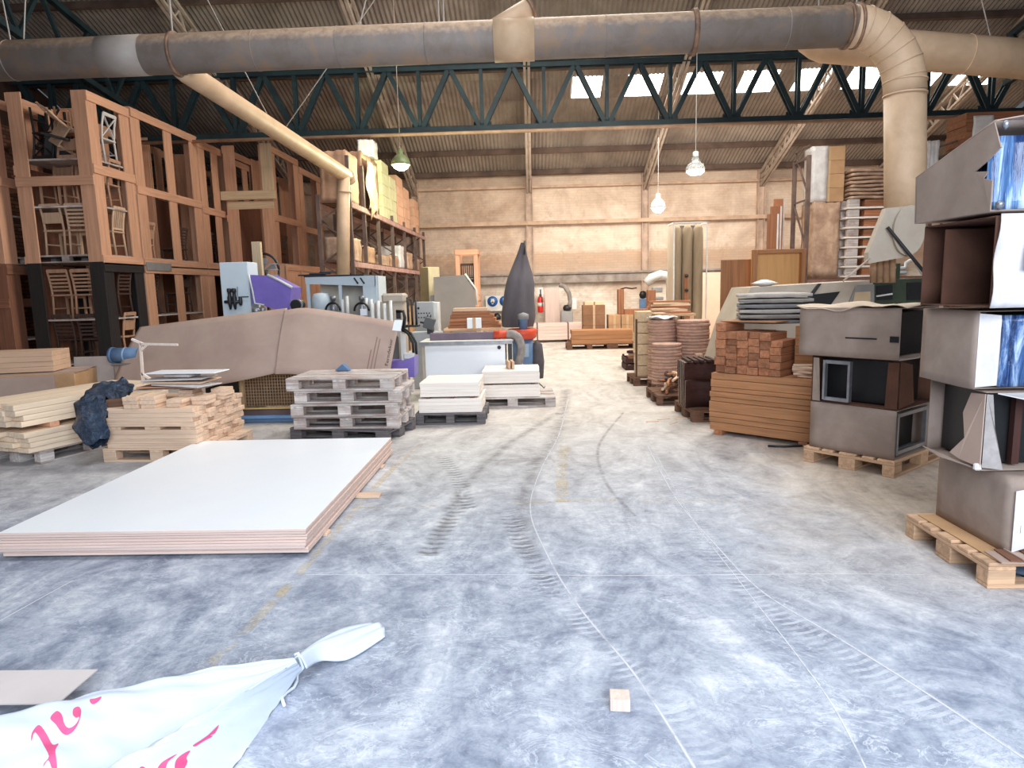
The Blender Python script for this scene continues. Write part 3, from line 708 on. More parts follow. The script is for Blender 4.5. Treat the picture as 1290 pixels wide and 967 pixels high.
# tier 2: open cartons
z1 = .585
c2_ = carton('torn open carton with black hollow side and open front, second tier of the nearest stack', (2.47, 3.70, z1), 0, .80, .52, .44, open_=('left', 'front'), bulge=0, mat=CARD2)
flap(c2_, [(-.006, .005, .02), (-.02, .17, .03), (-.03, .24, .05), (-.02, .13, .16), (-.012, .17, .30), (-.006, .12, .42), (-.004, .005, .43)], CARD, 'torn_side')
flap(c2_, [(-.02, .1, .01), (-.06, .3, .012), (-.05, .48, .03), (-.0, .50, .0), (-.0, .05, .0)], CARD2)
part(c2_, 'inner_fill', M().box((.42, .30, .22), (.70, .38, .40)), BLACK, 'black interior')  # black block fills the hollow so the opening reads dark
flap(c2_, [(.0, 0, .02), (0, 0, .43), (.02, -.02, .43), (.035, -.03, .25), (.08, -.05, .02)], paint('dull_clear_film', (176, 168, 164), (150, 142, 138), 9, .3, bump=.5), 'film_edge', .004, 'torn clear film along the front edge')
flap(c2_, [(0.05, -.01, .435), (.7, -.01, .435), (.7, -.20, .36), (.20, -.12, .40)], PANELW, 'top_flap')
part(c2_, 'inner_post', M().box((.22, .08, .22), (.04, .04, .40)), W_DARK('Z'), 'dark brown upright inside')
part(c2_, 'knot', M().box((-.01, .02, .02), (.04, .03, .04), .008), PLAST)
# tier 3
z2 = 1.045
c4_ = carton('carton with blue film at its front end, third tier of the nearest stack', (2.40, 3.70, z2), 0, .80, .52, .42, open_=('front',), bulge=.015)
part(c4_, 'front_film', M().grid(lambda u, v: (.085 + u * .68, -.045 - .03 * math.sin(math.pi * u) - .010 * math.sin(23 * u + 3 * v), .02 + v * .38), 24, 10), FILM2, 'shiny dark blue film', solid=.006)
flap(c4_, [(0, 0, .01), (.0, 0, .41), (.085, -.045, .40), (.11, -.055, .03)], PANELW, 'white_edge_flap', .008)
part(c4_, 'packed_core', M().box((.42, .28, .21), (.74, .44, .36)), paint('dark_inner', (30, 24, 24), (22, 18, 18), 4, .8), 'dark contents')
# tier 4: open box seen from the side, white front
z3 = 1.49
c5_ = carton('empty open carton with white front, fourth tier of the nearest stack', (2.355, 3.56, z3), 0, .80, .62, .46, open_=('left',), bulge=.0, mat=CARDDK)
part(c5_, 'front_sheet', M().grid(lambda u, v: (-.012 + u * .80 + .02 * v, -.02 - .012 * math.sin(5 * u + 9 * v), .0 + v * .47), 12, 12), PANELW, 'white plastic covered front', solid=.006)
part(c5_, 'divider', M().box((.16, .43, .22), (.30, .012, .42)), CARDDK)
part(c5_, 'back_wall', M().box((.36, .31, .23), (.012, .58, .44)), CARDDK)
part(c5_, 'front_print', M().box((.30, -.048, .29), (.34, .004, .20)), paint('faint_print', (206, 202, 204), (178, 174, 178), 30, .5), 'faint grey print')
# tier 5: tilted carton with torn side and big blue film
z4 = 1.975
c6_ = carton('topmost carton of the nearest stack, tilted, with bright blue film front', (2.325, 3.56, z4), 0, .85, .68, .44, open_=('front', 'left'), bulge=.0, shear=-.02, back_h=.27)
flap(c6_, [(0, .66, .0), (0, .0, .0), (0, .0, .15), (-.006, .06, .17), (-.004, .03, .20), (-.006, .13, .215), (-.006, .02, .26), (-.01, -.06, .30), (-.01, .0, .43), (-.012, .35, .345), (-.01, .66, .268)], CARD2, 'side_panel')
part(c6_, 'front_film', M().grid(lambda u, v: (.0 + u * .84, .05 - .05 * math.sin(math.pi * min(1, u * 1.4)) - .012 * math.sin(31 * u), .01 + v * .36), 28, 8), FILM, 'blue film with white reflection streaks', solid=.006)
part(c6_, 'packed_core', M().box((.43, .26, .155), (.76, .34, .29)), FILM2, 'film wrapped contents')
flap(c6_, [(0, 0, .44), (.8, 0, .44), (.8, -.12, .42), (.30, -.07, .44), (.22, -.11, .41), (.12, -.06, .45)], CARD, 'top_flap')
part(c6_, 'film_knot', M().lathe([(.001, -.025), (.016, -.010), (.018, .008), (.010, .018), (.001, .02)], 12, (.03, -.02, .415)), STEEL)
part(c6_, 'film_knot', M().lathe([(.001, -.025), (.018, -.010), (.02, .008), (.010, .018), (.001, .02)], 12, (.03, -.02, .03)), STEEL)
# ---- middle stack
yaw2 = ang((2.48, 6.18), (3.0, 5.54)) + R90   # local x: to the right along the long side
dx2 = Vector((math.cos(yaw2), math.sin(yaw2), 0)); dy2 = Vector((-math.sin(yaw2), math.cos(yaw2), 0))
pc = Vector((2.74, 5.86, 0)) + dx2 * .6
pallet('brown pallet under the second carton stack from the right edge', pc, yaw2, W_PAL)
q0 = Vector((3.0, 5.54, 0)) + dx2 * .03 + dy2 * .03
d1_ = carton('lowest carton of the second stack, its open end showing a metal frame', q0 + Vector((0, 0, .146)), yaw2, .68, .74, .415, open_=('front',), bulge=.008)
part(d1_, 'inner_frame', (lambda m: (m.bar((.06, .02, .03), (.06, .02, .39), .03, .03), m.bar((.62, .02, .03), (.62, .02, .39), .03, .03), m.bar((.06, .02, .05), (.62, .02, .05), .03, .03), m.bar((.06, .02, .37), (.62, .02, .37), .03, .03), m.box((.34, .40, .03), (.6, .6, .012)), m)[-1])(M()), STEEL, 'pale metal frame in the open end')
part(d1_, 'inner_fill', M().box((.34, .42, .21), (.60, .58, .36)), BLACK, 'black interior')  # solid black fill behind the open end
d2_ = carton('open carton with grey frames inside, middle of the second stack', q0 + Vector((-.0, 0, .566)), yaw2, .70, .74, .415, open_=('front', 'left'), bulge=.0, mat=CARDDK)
part(d2_, 'inner_fill', M().box((.40, .40, .205), (.52, .58, .37)), BLACK, 'black interior')
m = M()
for y in (.40, .62):
    m.bar((.0, y, .03), (.0, y, .385), .05, .02); 
m.bar((.0, .40, .04), (.0, .62, .04), .03, .03); m.bar((.0, .40, .37), (.0, .62, .37), .03, .03)
part(d2_, 'inner_frame', m, STEEL, 'grey metal frame at the open side')
flap(d2_, [(0, .0, .01), (0, .10, .01), (-.012, .08, .40), (0, .0, .40)], CARDDK); flap(d2_, [(0, .66, .01), (0, .73, .01), (0, .73, .40), (-.02, .67, .40)], CARD2)
flap(d2_, [(0.02, 0, .01), (.02, 0, .41), (.12, -.05, .38), (.16, -.06, .06)], CARDDK)
d3_ = carton('sagging carton with torn slit, topmost of the second stack', q0 + Vector((0, 0, .992)) - dx2 * .06 - dy2 * .02, yaw2, .72, .86, .42, open_=('front',), bulge=.03)
part(d3_, 'slit', M().box((-.031, .30, .17), (.004, .26, .012)), BLACK, 'dark torn slit'); part(d3_, 'torn_hole', M().box((-.012, .04, .17), (.004, .07, .05)), BLACK, 'dark torn hole')
part(d3_, 'inner_fill', M().box((.37, .46, .2), (.62, .74, .36)), paint('dark_inner', (30, 24, 24), (22, 18, 18), 4, .8), 'dark interior')
flap(d3_, [(0, 0, .0), (.1, -.1, .02), (.7, -.06, .03), (.7, 0, .0)], CARD2)
part(d3_, 'crumpled_cover', M().grid(lambda u, v: (-.02 + u * .76, -.05 + v * .94, .424 + .022 * math.sin(7 * v + 3 * u) + .012 * math.sin(19 * v)), 12, 24), paint('pale_paper_cover', (226, 206, 182), (206, 184, 160), 6, .7), 'pale crumpled paper on top', solid=.004)

# ================================================================ PANEL STACK WITH BLOCKS (right)
wx = Vector((.735, -.68, 0)).normalized(); wyaw = math.atan2(wx.y, wx.x); wy = Vector((-wx.y, wx.x, 0))
w0 = Vector((1.95, 7.40, 0))
for k, f_ in enumerate((.10, 1.02)):
    board('bearer', ('short red brown bearer under the left end of the orange plank stack', 'short bearer under the right end of the orange plank stack')[k], 'bearer', 'bearers under the orange planks', (.09, .62, .05), w0 + wx * f_ + wy * .30, wyaw, W_RED('Y'))
z = .052; hs = (.09, .055, .06, .115, .05, .06, .05, .085, .07)
for i, h in enumerate(hs):
    board('orange_plank', 'long orange wooden plank, %s in the right hand plank stack' % nth(i + 1, len(hs)), 'plank', 'planks in the orange stack', (1.16, .80, h - .004), w0 + wx * (.58 + rnd(.012)) + wy * (.40 + rnd(.008)) + Vector((0, 0, z)), wyaw, W_ORA('X')); z += h
ztop = z
# block pile: six columns of glued block ends
cols = 6
for c_ in range(cols):
    zz = ztop + .001; rows = (6, 6, 5, 6, 5, 5)[c_]
    for r_ in range(rows):
        h = (.085, .07, .095, .08)[(r_ * 2 + c_) % 4]; wd = .118
        board('wood_block', 'reddish block, %s, %s of the block pile' % (nth(r_ + 1, rows), 'leftmost column' if c_ == 0 else 'rightmost column' if c_ == cols - 1 else ORD[c_ + 1] + ' column from left'), 'block', 'blocks on the orange planks',
              (wd, .42, h - .003), w0 + wx * (.10 + c_ * .122) + wy * (.23 + rnd(.025)) + Vector((0, 0, zz)), wyaw + rnd(.03), W_RED('Y')); zz += h
board('thin_sheet', 'thin brown sheet lying across the reddish block pile', 'sheet', None, (.62, .40, .012), w0 + wx * .36 + wy * .30 + Vector((0, 0, ztop + .545)), wyaw, W_ORA('X'))
# tan boards to the right of the blocks
for k in range(5):
    board('tan_board', 'short tan board beside the reddish blocks, %s of five' % nth(k + 1, 5), 'board', 'short tan boards beside the blocks', (.36, .50, .10), w0 + wx * .985 + wy * .50 + Vector((0, 0, ztop + .001 + k * .102)), wyaw + rnd(.02), W_ORA('X'))
for k in range(6):
    board('wood_stick', 'small pale stick, %s in the loose heap on the orange planks' % nth(k + 1, 6), 'stick', 'loose sticks on the orange planks', (.22, .03, .022), w0 + wx * (.98 + rnd(.04)) + wy * (.11 + rnd(.015)) + Vector((0, 0, ztop + .001 + .0225 * k)), wyaw + rnd(.5), W_CUT('X'))
# padded grey shells on top of the tan boxes
SHELL = [paint('grey_felt_%d' % i, c, tuple(v * .85 for v in c), 6, .85) for i, c in enumerate(((138, 138, 138), (160, 156, 150), (206, 198, 188)))]
zs = ztop + .001 + .512; sb = w0 + wx * .40 + wy * .62
def shell_me(mat):
    m = M()
    m.grid(lambda u, v: ((u - .5) * .74, (v - .5) * .62, .044 + .014 * math.sin(math.pi * u) * math.sin(math.pi * v)), 14, 10)
    m.grid(lambda u, v: ((u - .5) * .74, (v - .5) * .62, .004 - .010 * math.sin(math.pi * u) + .010), 14, 10)
    for (f1) in (lambda u, v: ((u - .5) * .74, -.31, .004 + .010 - .010 * math.sin(math.pi * u) + v * (.030 + .012 * math.sin(math.pi * u))), lambda u, v: ((u - .5) * .74, .31, .014 - .010 * math.sin(math.pi * u) + v * (.030 + .012 * math.sin(math.pi * u)))): m.grid(f1, 14, 1)
    for sx_ in (-.37, .37): m.grid(lambda u, v: (sx_, (u - .5) * .62, .014 + v * .030), 10, 1)
    return m.mesh('padded_sheet', mat)
for k in range(6):
    solo('padded_sheet', 'grey padded sheet, %s in the pile behind the carton' % nth(k + 1, 6), 'padded sheet', shell_me(SHELL[2] if k == 5 else SHELL[k % 3]), None, sb + Vector((rnd(.02), rnd(.02), zs + k * .056)), wyaw + .5 + rnd(.03), group='padded sheets on the tan panels')
# ================================================================ RIGHT AISLE: DARK PIECES, DISCS, SMALL PILES
pd = Vector((2.48, 8.46, 0)); pallet('dark pallet under the dark curved chair parts', pd, .06, W_DPAL)
DK = W_DARK('Z')
def arc_me(w_, h_, dep, th, mat, n=10):     # a bent plywood strip standing on edge
    m = M(); f = lambda u, o: Vector((w_ * (u - .5), dep * math.sin(math.pi * u) + o, 0))
    for z in (0,):
        m.grid(lambda u, v: f(u, 0) + Vector((0, 0, v * h_)), n, 3); m.grid(lambda u, v: f(u, th) + Vector((0, 0, v * h_)), n, 3)
        m.grid(lambda u, v: f(u, v * th), n, 1); m.cur = 1; m.grid(lambda u, v: f(u, v * th) + Vector((0, 0, h_)), n, 1)
    for u in (0, 1): m.add([f(u, 0), f(u, th), f(u, th) + Vector((0, 0, h_)), f(u, 0) + Vector((0, 0, h_))], [(0, 1, 2, 3)])
    return m.mesh('bent_chair_part', [mat, wood('pale_cut_edge', (190, 168, 150), .8, 'X', .1)])
am = arc_me(.40, .34, .10, .03, W_DARK('X')); am2 = arc_me(.40, .22, .08, .028, W_DARK('X'))
for k in range(9):
    solo('bent_chair_part', 'dark bent chair part standing on the pallet, %s' % nth(k + 1, 9, 'nearest of the row', 'farthest of the row', 'from the front'), 'chair part', am, None, (2.05 + .02 * (k % 2), 8.16 + k * .045, .146), rnd(.05), group='dark bent parts on the pallet')
for k in range(9):
    solo('bent_chair_part', 'dark bent chair part in the upper row, %s' % nth(k + 1, 9, 'nearest', 'farthest', 'from the front'), 'chair part', am2, None, (2.03 + .015 * (k % 2), 8.165 + k * .045, .488), rnd(.06), group='dark bent parts, upper row')
for k in range(5):
    board('dark_batten', 'dark batten lying across the dark bent parts, %s' % nth(k + 1, 5, 'leftmost', 'rightmost', 'from left'), 'batten', 'dark battens on the bent parts', (.045, .46, .03), (1.90 + k * .075, 8.36, .710), rnd(.05), W_DARK('Y'), rot=None)
m = M(); n = 12
prof = [(0, 0), (.34, 0), (.34, .10), (.30, .12), (.2, .17), (.1, .28), (.03, .42), (0, .42)]
m.prism([(x, 0, z) for x, z in ([(.0, .0), (.42, 0), (.42, .16)] + [(.42 - .42 * math.sin(a * math.pi / 20), .16 + .40 * (1 - math.cos(a * math.pi / 20))) for a in range(1, 10)])][:3] + [(.42 - .40 * math.sin(a * math.pi / 20), 0, .16 + .30 * (1 - math.cos(a * math.pi / 20))) for a in range(1, 11)], (0, .05, 0))
solo('curved_panel', 'tan curved wooden piece leaning at the right of the dark parts', 'wood piece', m, W_ORA('X'), (2.30, 8.13, .146), -.06)
# twisted sticks on a pallet
pallet('dark pallet with a heap of crooked brown sticks', (2.02, 9.62, 0), .03, W_DPAL, sc=(.54, 1, 1))
for k in range(12):
    m = M(); a = rnd(.9); pts = [Vector((u * .5 - .25, .05 * math.sin(4 * u + k), .02 + .03 * math.sin(3 * u + 2 * k))) for u in [i / 8 for i in range(9)]]
    m.tube(pts, .020, 8)
    lay = k // 3
    solo('crooked_stick', 'crooked brown stick, %s, %s layer of the small heap' % (('left', 'middle', 'right')[k % 3], nth(lay + 1, 4)), 'stick', m, (W_RED, W_CUT, W_ORA, W_DARK)[k % 4]('X'), (1.95 + rnd(.03), 9.42 + (k % 3) * .15, .16 + lay * .065), 1.2 + a * .3, group='crooked sticks on the dark pallet')
# round disc stacks
pallet('pallet under the round disc stacks', (2.46, 10.52, 0), .02, W_DPAL)
dm = M().lathe([(.001, 0), (.215, 0), (.222, .006), (.222, .040), (.215, .046), (.001, .046)], 36).mesh('round_disc', W_DISC('X'))
for nm, px, Y, n, sc in (('front left', 840, 10.34, 13, 1.0), ('rear left', 834, 10.84, 20, 1.0), ('right', 873, 10.62, 20, 1.12)):
    c = P(px, 440, Y)
    for k in range(n):
        o_ = solo('round_disc', 'pinkish plywood disc, %s, in the %s disc stack' % (nth(k + 1, n), nm), 'disc', dm, None, (c.x + rnd(.008), Y + rnd(.008), .146 + k * .0475), rnd(3), group='discs in the %s stack' % nm); o_.scale = (sc, sc, 1)
m = M().grid(lambda u, v: ((u - .5) * .42, (v - .5) * .42, .03 + .02 * math.sin(9 * u + 4 * v) + .015 * math.sin(15 * v)), 14, 14)
c = P(834, 400, 10.84); solo('plastic_wrap', 'crumpled clear plastic on the rear left disc stack', 'plastic', m, PLAST, (c.x, 10.84, 1.10), 0, solid=.004)
board('pale_post', 'short pale timber upright beside the right disc stack', 'post', None, (.10, .06, .46), (2.50, 10.18, .146), .1, W_MDF('Z'))
# column of yellow timber bundles
cx = P(806, 450, 11.35)
pallet('small dark pallet under the yellow timber bundles', (cx.x + .28, 11.42, 0), .05, W_DPAL, sc=(.72, .8, 1))
for k in range(6):
    board('timber_bundle', 'short yellow timber block, %s of the narrow column' % nth(k + 1, 6), 'timber block', 'yellow timber blocks in a column', (.24, .42, .17), (cx.x + .06, 11.42, .147 + k * .18), rnd(.06), W_YEL('Y'))
for k in range(6):
    board('timber_bundle', 'grey brown timber block, %s of the column behind the yellow one' % nth(k + 1, 6), 'timber block', 'brown timber blocks in a column', (.22, .46, .16), (cx.x + .32, 11.45, .147 + k * .175), rnd(.06), W_PAL('Y'))
board('strip_post', 'thin upright strip in front of the yellow timber blocks', 'strip', None, (.03, .03, 1.10), (cx.x - .09, 11.14, .0), 0, W_DPAL('Z'))
# small dark crate pile farther on
cb = P(790, 455, 13.5)
cr = thing('crate', 'small dark crate with loose scraps beside the aisle, left of yellow timber', 'crate', (cb.x + .18, 13.5, 0))
m = M()
for dz in (.03, .16): 
    for sy in (-.3, .3): m.box((0, sy, dz + .03), (.5, .02, .09))
    for sx_ in (-.24, .24): m.box((sx_, 0, dz + .03), (.02, .6, .09))
m.box((0, 0, .012), (.5, .6, .02)); part(cr, 'slatted_box', m, W_DARK('X'))
for sx_ in (-.22, .22):
    for sy in (-.27, .27): part(cr, 'corner_post', M().box((sx_, sy, .14), (.04, .04, .26)), W_DARK('Z'))
for k in range(6):
    board('wood_scrap', 'wood scrap in the small dark crate, %s' % nth(k + 1, 6), 'scrap', 'scraps in the small crate', (.34, .16 + .03 * (k % 3), .05), (cb.x + .18 + rnd(.03), 13.5 + rnd(.05), .035 + k * .056), rnd(.5), (W_CUT, W_DARK, W_PALE, W_RED)[k % 4]('X'))

# ================================================================ FAR CENTRE
def far_board(*a, **k): return board(*a, **k)
x0 = P(721, 430, 17.9).x; x1 = P(797, 430, 17.9).x
for i, xx in enumerate((x0 + .45, x0 + 1.65)): pallet(('dark pallet under the left half of the long far boards', 'dark pallet under the right half of the long far boards')[i], (xx, 18.2, 0), 0, W_DPAL)
for r_ in range(3):
    for c_ in range(3):
        far_board('long_board', 'long tan board at the hall end, %s layer, %s row' % (nth(r_ + 1, 3), ('front', 'middle', 'back')[c_]), 'board', 'long tan boards on dark pallets', (x1 - x0, .24, .115), ((x0 + x1) / 2 + rnd(.03), 17.95 + c_ * .26, .147 + r_ * .118), 0, W_ORA('X'))
bx = P(748, 400, 19.2).x
CARD4 = paint('dark_box_cardboard', (150, 110, 80), (130, 92, 66), 3, .85, vary=.06)
def box_carton(lb, loc, d, rz, mat, group):
    k = ('bc', d, mat.name)
    if k not in _bc:
        _bc[k] = (M().box((0, 0, d[2] / 2), d, .006).mesh('box_body', mat), M().box((0, -d[1] / 2 - .0012, d[2] / 2), (.06, .002, d[2] * .98)).box((0, 0, d[2] + .0012), (.06, d[1], .002)).mesh('tape_strip', paint('packing_tape', (206, 176, 136), (196, 164, 124), 5, .3)))
    r_ = thing('cardboard_box', lb, 'box', loc, rz, group); link('box_body', _bc[k][0], parent=r_); link('tape_strip', _bc[k][1], parent=r_); return r_
for r_ in range(4):
    box_carton('brown carton at the hall end, %s of the tall narrow stack' % nth(r_ + 1, 4), (bx, 19.35, r_ * .282), (.62, .5, .28), 0, CARD4, 'brown cartons in a tall stack')
for k in range(2):
    board('pine_offcut', 'pale offcut on the tall brown carton stack, %s one' % ('left', 'right')[k], 'offcut', 'offcuts on the carton stack', (.25, .3, .09), (bx - .14 + k * .29, 19.35, 1.1285), .1, W_YEL('X'))
for r_ in range(3):
    for c_ in range(4):
        box_carton('tan carton, %s row, %s along the far carton wall' % (nth(r_ + 1, 3), ('first', 'second', 'third', 'fourth')[c_]), (P(774, 400, 19.1).x + c_ * .36, 19.3, r_ * .282), (.34, .5, .28), 0, CARD3, 'tan cartons in a low wall')
# brown wooden frame on the cartons
fx = P(802, 380, 19.2)
fr = thing('timber_stand', 'red brown U shaped timber stand standing on the tan cartons', 'stand', (fx.x, 19.3, .848))
for nm, b_ in (('upright', ((-.44, 0, .35), (.16, .30, .70))), ('upright', ((.42, 0, .33), (.22, .30, .66))), ('bottom_rail', ((0, 0, -.0 + .07), (.70, .30, .14)))): part(fr, nm, M().box(*b_, .008), W_RED('Z'))
part(fr, 'curved_top', M().tube([(-.44, 0, .70), (-.30, -.05, .74), (-.12, 0, .71), (.02, 0, .73)], .02, 8), W_DARK('X'))
# blue grey machine post with black head, between the frame uprights
mp_ = thing('tool_post', 'small blue post with a black head seen through the brown frame', 'tool', (P(810, 380, 20.6).x, 20.6, 0))
part(mp_, 'post_body', M().box((0, 0, .62), (.20, .18, 1.24), .01), BLUEM); part(mp_, 'head', M().lathe([(.001, 1.24), (.09, 1.26), (.12, 1.36), (.08, 1.46), (.001, 1.48)], 14), BLACK)
# white elbow pipe at the wall
wp = thing('vent_pipe', 'fat white bent pipe unit left of the three bag booth', 'pipe', (P(836, 400, 20.2).x, 20.2, 0))
part(wp, 'bent_pipe', M().tube([(-.52, 0, 1.70), (-.35, 0, 1.86), (-.1, 0, 1.94), (.12, 0, 1.90), (.2, 0, 1.72), (.2, 0, 1.2)], .13, 16), WHITEM)
part(wp, 'stand', M().bar((.2, 0, 0), (.2, 0, 1.3), .2, .2).bar((-.1, 0, 0), (.15, 0, 1.3), .05, .05).bar((.5, 0, 0), (.25, 0, 1.3), .05, .05), GREYM)
part(wp, 'motor', M().box((-.2, 0, 1.5), (.3, .2, .16), .02).box((-.2, -.05, 1.25), (.34, .2, .1), .02), GREYM)
# booth with three tall filter bags
bl = P(846, 400, 17.0).x; brr = P(888, 400, 17.0).x; bw = brr - bl; bh = 3.12
bt = thing('filter_booth', 'tall framed booth holding three upright tan filter bags', 'booth', ((bl + brr) / 2, 17.2, 0))
for sx_ in (-1, 1):
    for sy in (-.35, .35): part(bt, 'corner_post', M().box((sx_ * (bw / 2 - .015), sy, bh / 2), (.03, .03, bh)), WHITEM)
part(bt, 'top_frame', M().bar((-bw / 2, -.35, bh), (bw / 2, -.35, bh), .03, .03).bar((-bw / 2, .35, bh), (bw / 2, .35, bh), .03, .03).bar((-bw / 2, -.35, bh), (-bw / 2, .35, bh), .03, .03).bar((bw / 2, -.35, bh), (bw / 2, .35, bh), .03, .03), WHITEM)
BAGM = paint('khaki_filter_cloth', (168, 150, 124), (140, 122, 98), 3, .9, stretch=(1, 1, .2))
for k in range(3):
    part(bt, 'filter_bag', M().lathe([(.05, .5), (.11, .56), (.125, .9), (.125, bh - .35), (.11, bh - .12), (.06, bh - .03), (.001, bh - .02)], 18, ((k - 1) * .265, .0, 0)), BAGM)
part(bt, 'back_panel', M().box((0, .36, bh / 2), (bw, .012, bh)), paint('grey_booth_panel', (150, 138, 124), (134, 120, 106), 2, .7))
part(bt, 'side_panel', M().box((-bw / 2 + .0, 0, bh / 2), (.012, .7, bh - .04)), paint('light_booth_panel', (200, 186, 168), (186, 170, 150), 2, .7))
part(bt, 'base_box', M().box((0, 0, .25), (bw - .04, .68, .5), .01), W_DARK('X'))
part(bt, 'tool_strip', M().box((-.06, -.20, 1.15), (.09, .05, 1.5)), W_RED('Z'))
for z_ in (.9, 1.2, 1.5, 1.85): part(bt, 'knob', M().lathe([(.001, -.04), (.045, -.02), (.045, .02), (.001, .04)], 12, (-.06, -.25, z_)), DKMET)
# planks lying on a trestle in front of the booth
pp = P(845, 390, 13.4)
ts = thing('trestle', 'low timber trestle under the loose planks before the booth', 'trestle', (pp.x, 13.5, 0))
for sx_ in (-.38, .38): part(ts, 'trestle_leg', M().box((sx_, 0, .52), (.08, .5, 1.04), .005), W_PAL('Z'))
part(ts, 'trestle_top', M().box((0, 0, 1.06), (.9, .5, .05), .004), W_PAL('X'))
for k in range(7):
    board('loose_plank', 'loose plank, %s in the messy pile before the booth' % nth(k + 1, 7), 'plank', 'loose planks before the booth', (.82 - .05 * (k % 3), .16, .034), (pp.x + rnd(.06), 13.46 + rnd(.03), 1.086 + k * .036), rnd(.14), (W_RED, W_CUT, W_YEL)[k % 3]('X'))
# strapped boards, leaning plywood, extinguisher and hose unit at the back wall
sx0 = P(672, 420, 20.4).x; sx1 = P(735, 420, 20.4).x
for r_ in range(5):
    far_board('strapped_board', 'pale pink board, %s in the strapped bundle at the back wall' % nth(r_ + 1, 5), 'board', 'pale boards strapped at the back wall', (sx1 - sx0, .7, .095), ((sx0 + sx1) / 2, 20.75, .08 + r_ * .098), 0, W_PINK('X'))
for k, xx in enumerate((sx0 + .12, sx0 + 1.05)):
    board('bearer', ('left', 'right')[k] + ' dark bearer under the strapped pale boards', 'bearer', None, (.1, .66, .078), (xx, 20.75, 0), 0, W_DPAL('Y'))
    m = M()
    for y_ in (20.39, ): m.box((xx, y_, .33), (.03, .006, .52)); m.box((xx, 20.75, .572), (.03, .73, .006))
    solo('strap', ('left', 'right')[k] + ' dark strap around the pale board bundle', 'strap', m, DKMET)
pl = P(687, 400, 22.0).x; pr_ = P(705, 400, 22.0).x
board('plywood_sheet', 'pinkish plywood sheet leaning on the back wall behind the extinguisher', 'plywood sheet', None, (pr_ - pl, .03, 1.62), ((pl + pr_) / 2, 22.0, .0), 0, W_PINK('Z'), rot=(-.07, 0, 0))
ex = thing('fire_extinguisher', 'red fire extinguisher hung on the wall post', 'extinguisher', (P(681, 390, 21.95).x, 21.9, .85))
part(ex, 'cylinder', M().lathe([(.001, 0), (.09, .01), (.095, .05), (.095, .42), (.07, .50), (.03, .53), (.001, .53)], 18), paint('red_enamel', (214, 50, 44), (200, 40, 36), 4, .3))
part(ex, 'valve', M().box((0, 0, .56), (.08, .06, .05), .008).tube([(0, -.04, .56), (.05, -.10, .46), (.06, -.10, .2)], .012, 8), BLACK)
part(ex, 'label_band', M().lathe([(.0965, .2), (.0965, .32)], 18), WHITEM)
part(ex, 'wall_bracket', M().box((0, .16, .3), (.06, .16, .3)), DKMET)
sg = thing('sign', 'small white sign with a red extinguisher mark above the extinguisher', 'sign', (P(681, 371, 22.0).x, 21.98, 1.36))
part(sg, 'sign_plate', M().box((0, 0, .14), (.17, .01, .30)), WHITEM); part(sg, 'mark', M().box((0, -.008, .14), (.04, .004, .13), .001).box((0, -.008, .22), (.06, .004, .02)), DKMET)
part(sg, 'sign_bracket', M().box((0, .18, .14), (.04, .36, .04)), DKMET)
hu = thing('vacuum_unit', 'small grey vacuum unit with a curved hose beside the plywood sheet', 'vacuum', (P(714, 410, 21.4).x, 21.4, 0))
part(hu, 'body', M().box((0, 0, .45), (.38, .36, .90), .02), GREYM); part(hu, 'hose', M().tube([(-.22, -.05, 1.72), (-.05, -.05, 1.66), (.08, -.05, 1.45), (.12, -.05, 1.2), (.06, -.05, .9)], .07, 12), HOSE)
part(hu, 'motor', M().lathe([(.001, .9), (.12, .92), (.14, 1.0), (.1, 1.08), (.001, 1.1)], 14, (.02, -.02, 0)), DKMET); part(hu, 'white_box', M().box((.24, .02, 1.12), (.16, .2, .36), .01), WHITEM)
part(hu, 'box_arm', M().bar((.08, 0, 1.02), (.24, 0, 1.02), .05, .05), GREYM)
board('pale_door_panel', 'tall peach coloured panel standing by the wall right of the booth', 'panel', None, (.95, .04, 1.98), (P(897, 400, 21.0).x, 21.0, 0), .0, paint('peach_panel', (236, 208, 184), (230, 200, 174), 1.5, .6))
# rear blue signs on a white board, left of the wall post
bs = thing('sign', 'white board with two round blue safety signs on the back wall', 'sign', (P(628, 382, 22.2).x, 22.3, 0))
part(bs, 'sign_board', M().box((0, .05, 1.17), (.86, .03, .50), .004), WHITEM, 'white backing board')
for k in (-1, 1):
    part(bs, 'blue_disc', M().lathe([(.001, 0), (.17, 0), (.17, .012), (.001, .012)], 26).mesh('blue_disc', paint('sign_blue', (44, 98, 168), (40, 92, 160), 3, .4)), None, 'round blue sign', loc=(k * .20, .032, 1.24)).rotation_euler = (R90, 0, 0)
    mk = M()
    if k < 0: mk.lathe([(.05, 0), (.065, 0), (.065, .006), (.05, .006)], 16).box((0, -.05, .003), (.05, .09, .006)).box((0, .07, .003), (.10, .03, .006))
    else: mk.box((-.03, .02, .003), (.045, .15, .006)).box((.03, -.06, .003), (.13, .045, .006))
    part(bs, 'white_mark', mk.mesh('white_mark', WHITEM), None, loc=(k * .20, .018, 1.24)).rotation_euler = (R90, 0, 0)
part(bs, 'wall_bracket', M().box((0, .12, 1.2), (.1, .12, .1)), DKMET)
wb = thing('workbench', 'cluttered small bench below the blue safety signs', 'bench', (P(630, 402, 21.6).x, 21.7, 0))
part(wb, 'bench_top', M().box((0, 0, .62), (.9, .5, .05), .004), W_PAL('X'))
for sx_ in (-.4, .4): part(wb, 'leg', M().box((sx_, 0, .3), (.06, .44, .6)), W_PAL('Z'))
m = M().lathe([(.001, .0), (.12, .02), (.13, .12), (.06, .22), (.001, .24)], 14); solo('black_helmet', 'black rounded tool on the bench below the blue signs', 'tool', m, BLACK, (P(626, 398, 21.6).x, 21.65, .648))
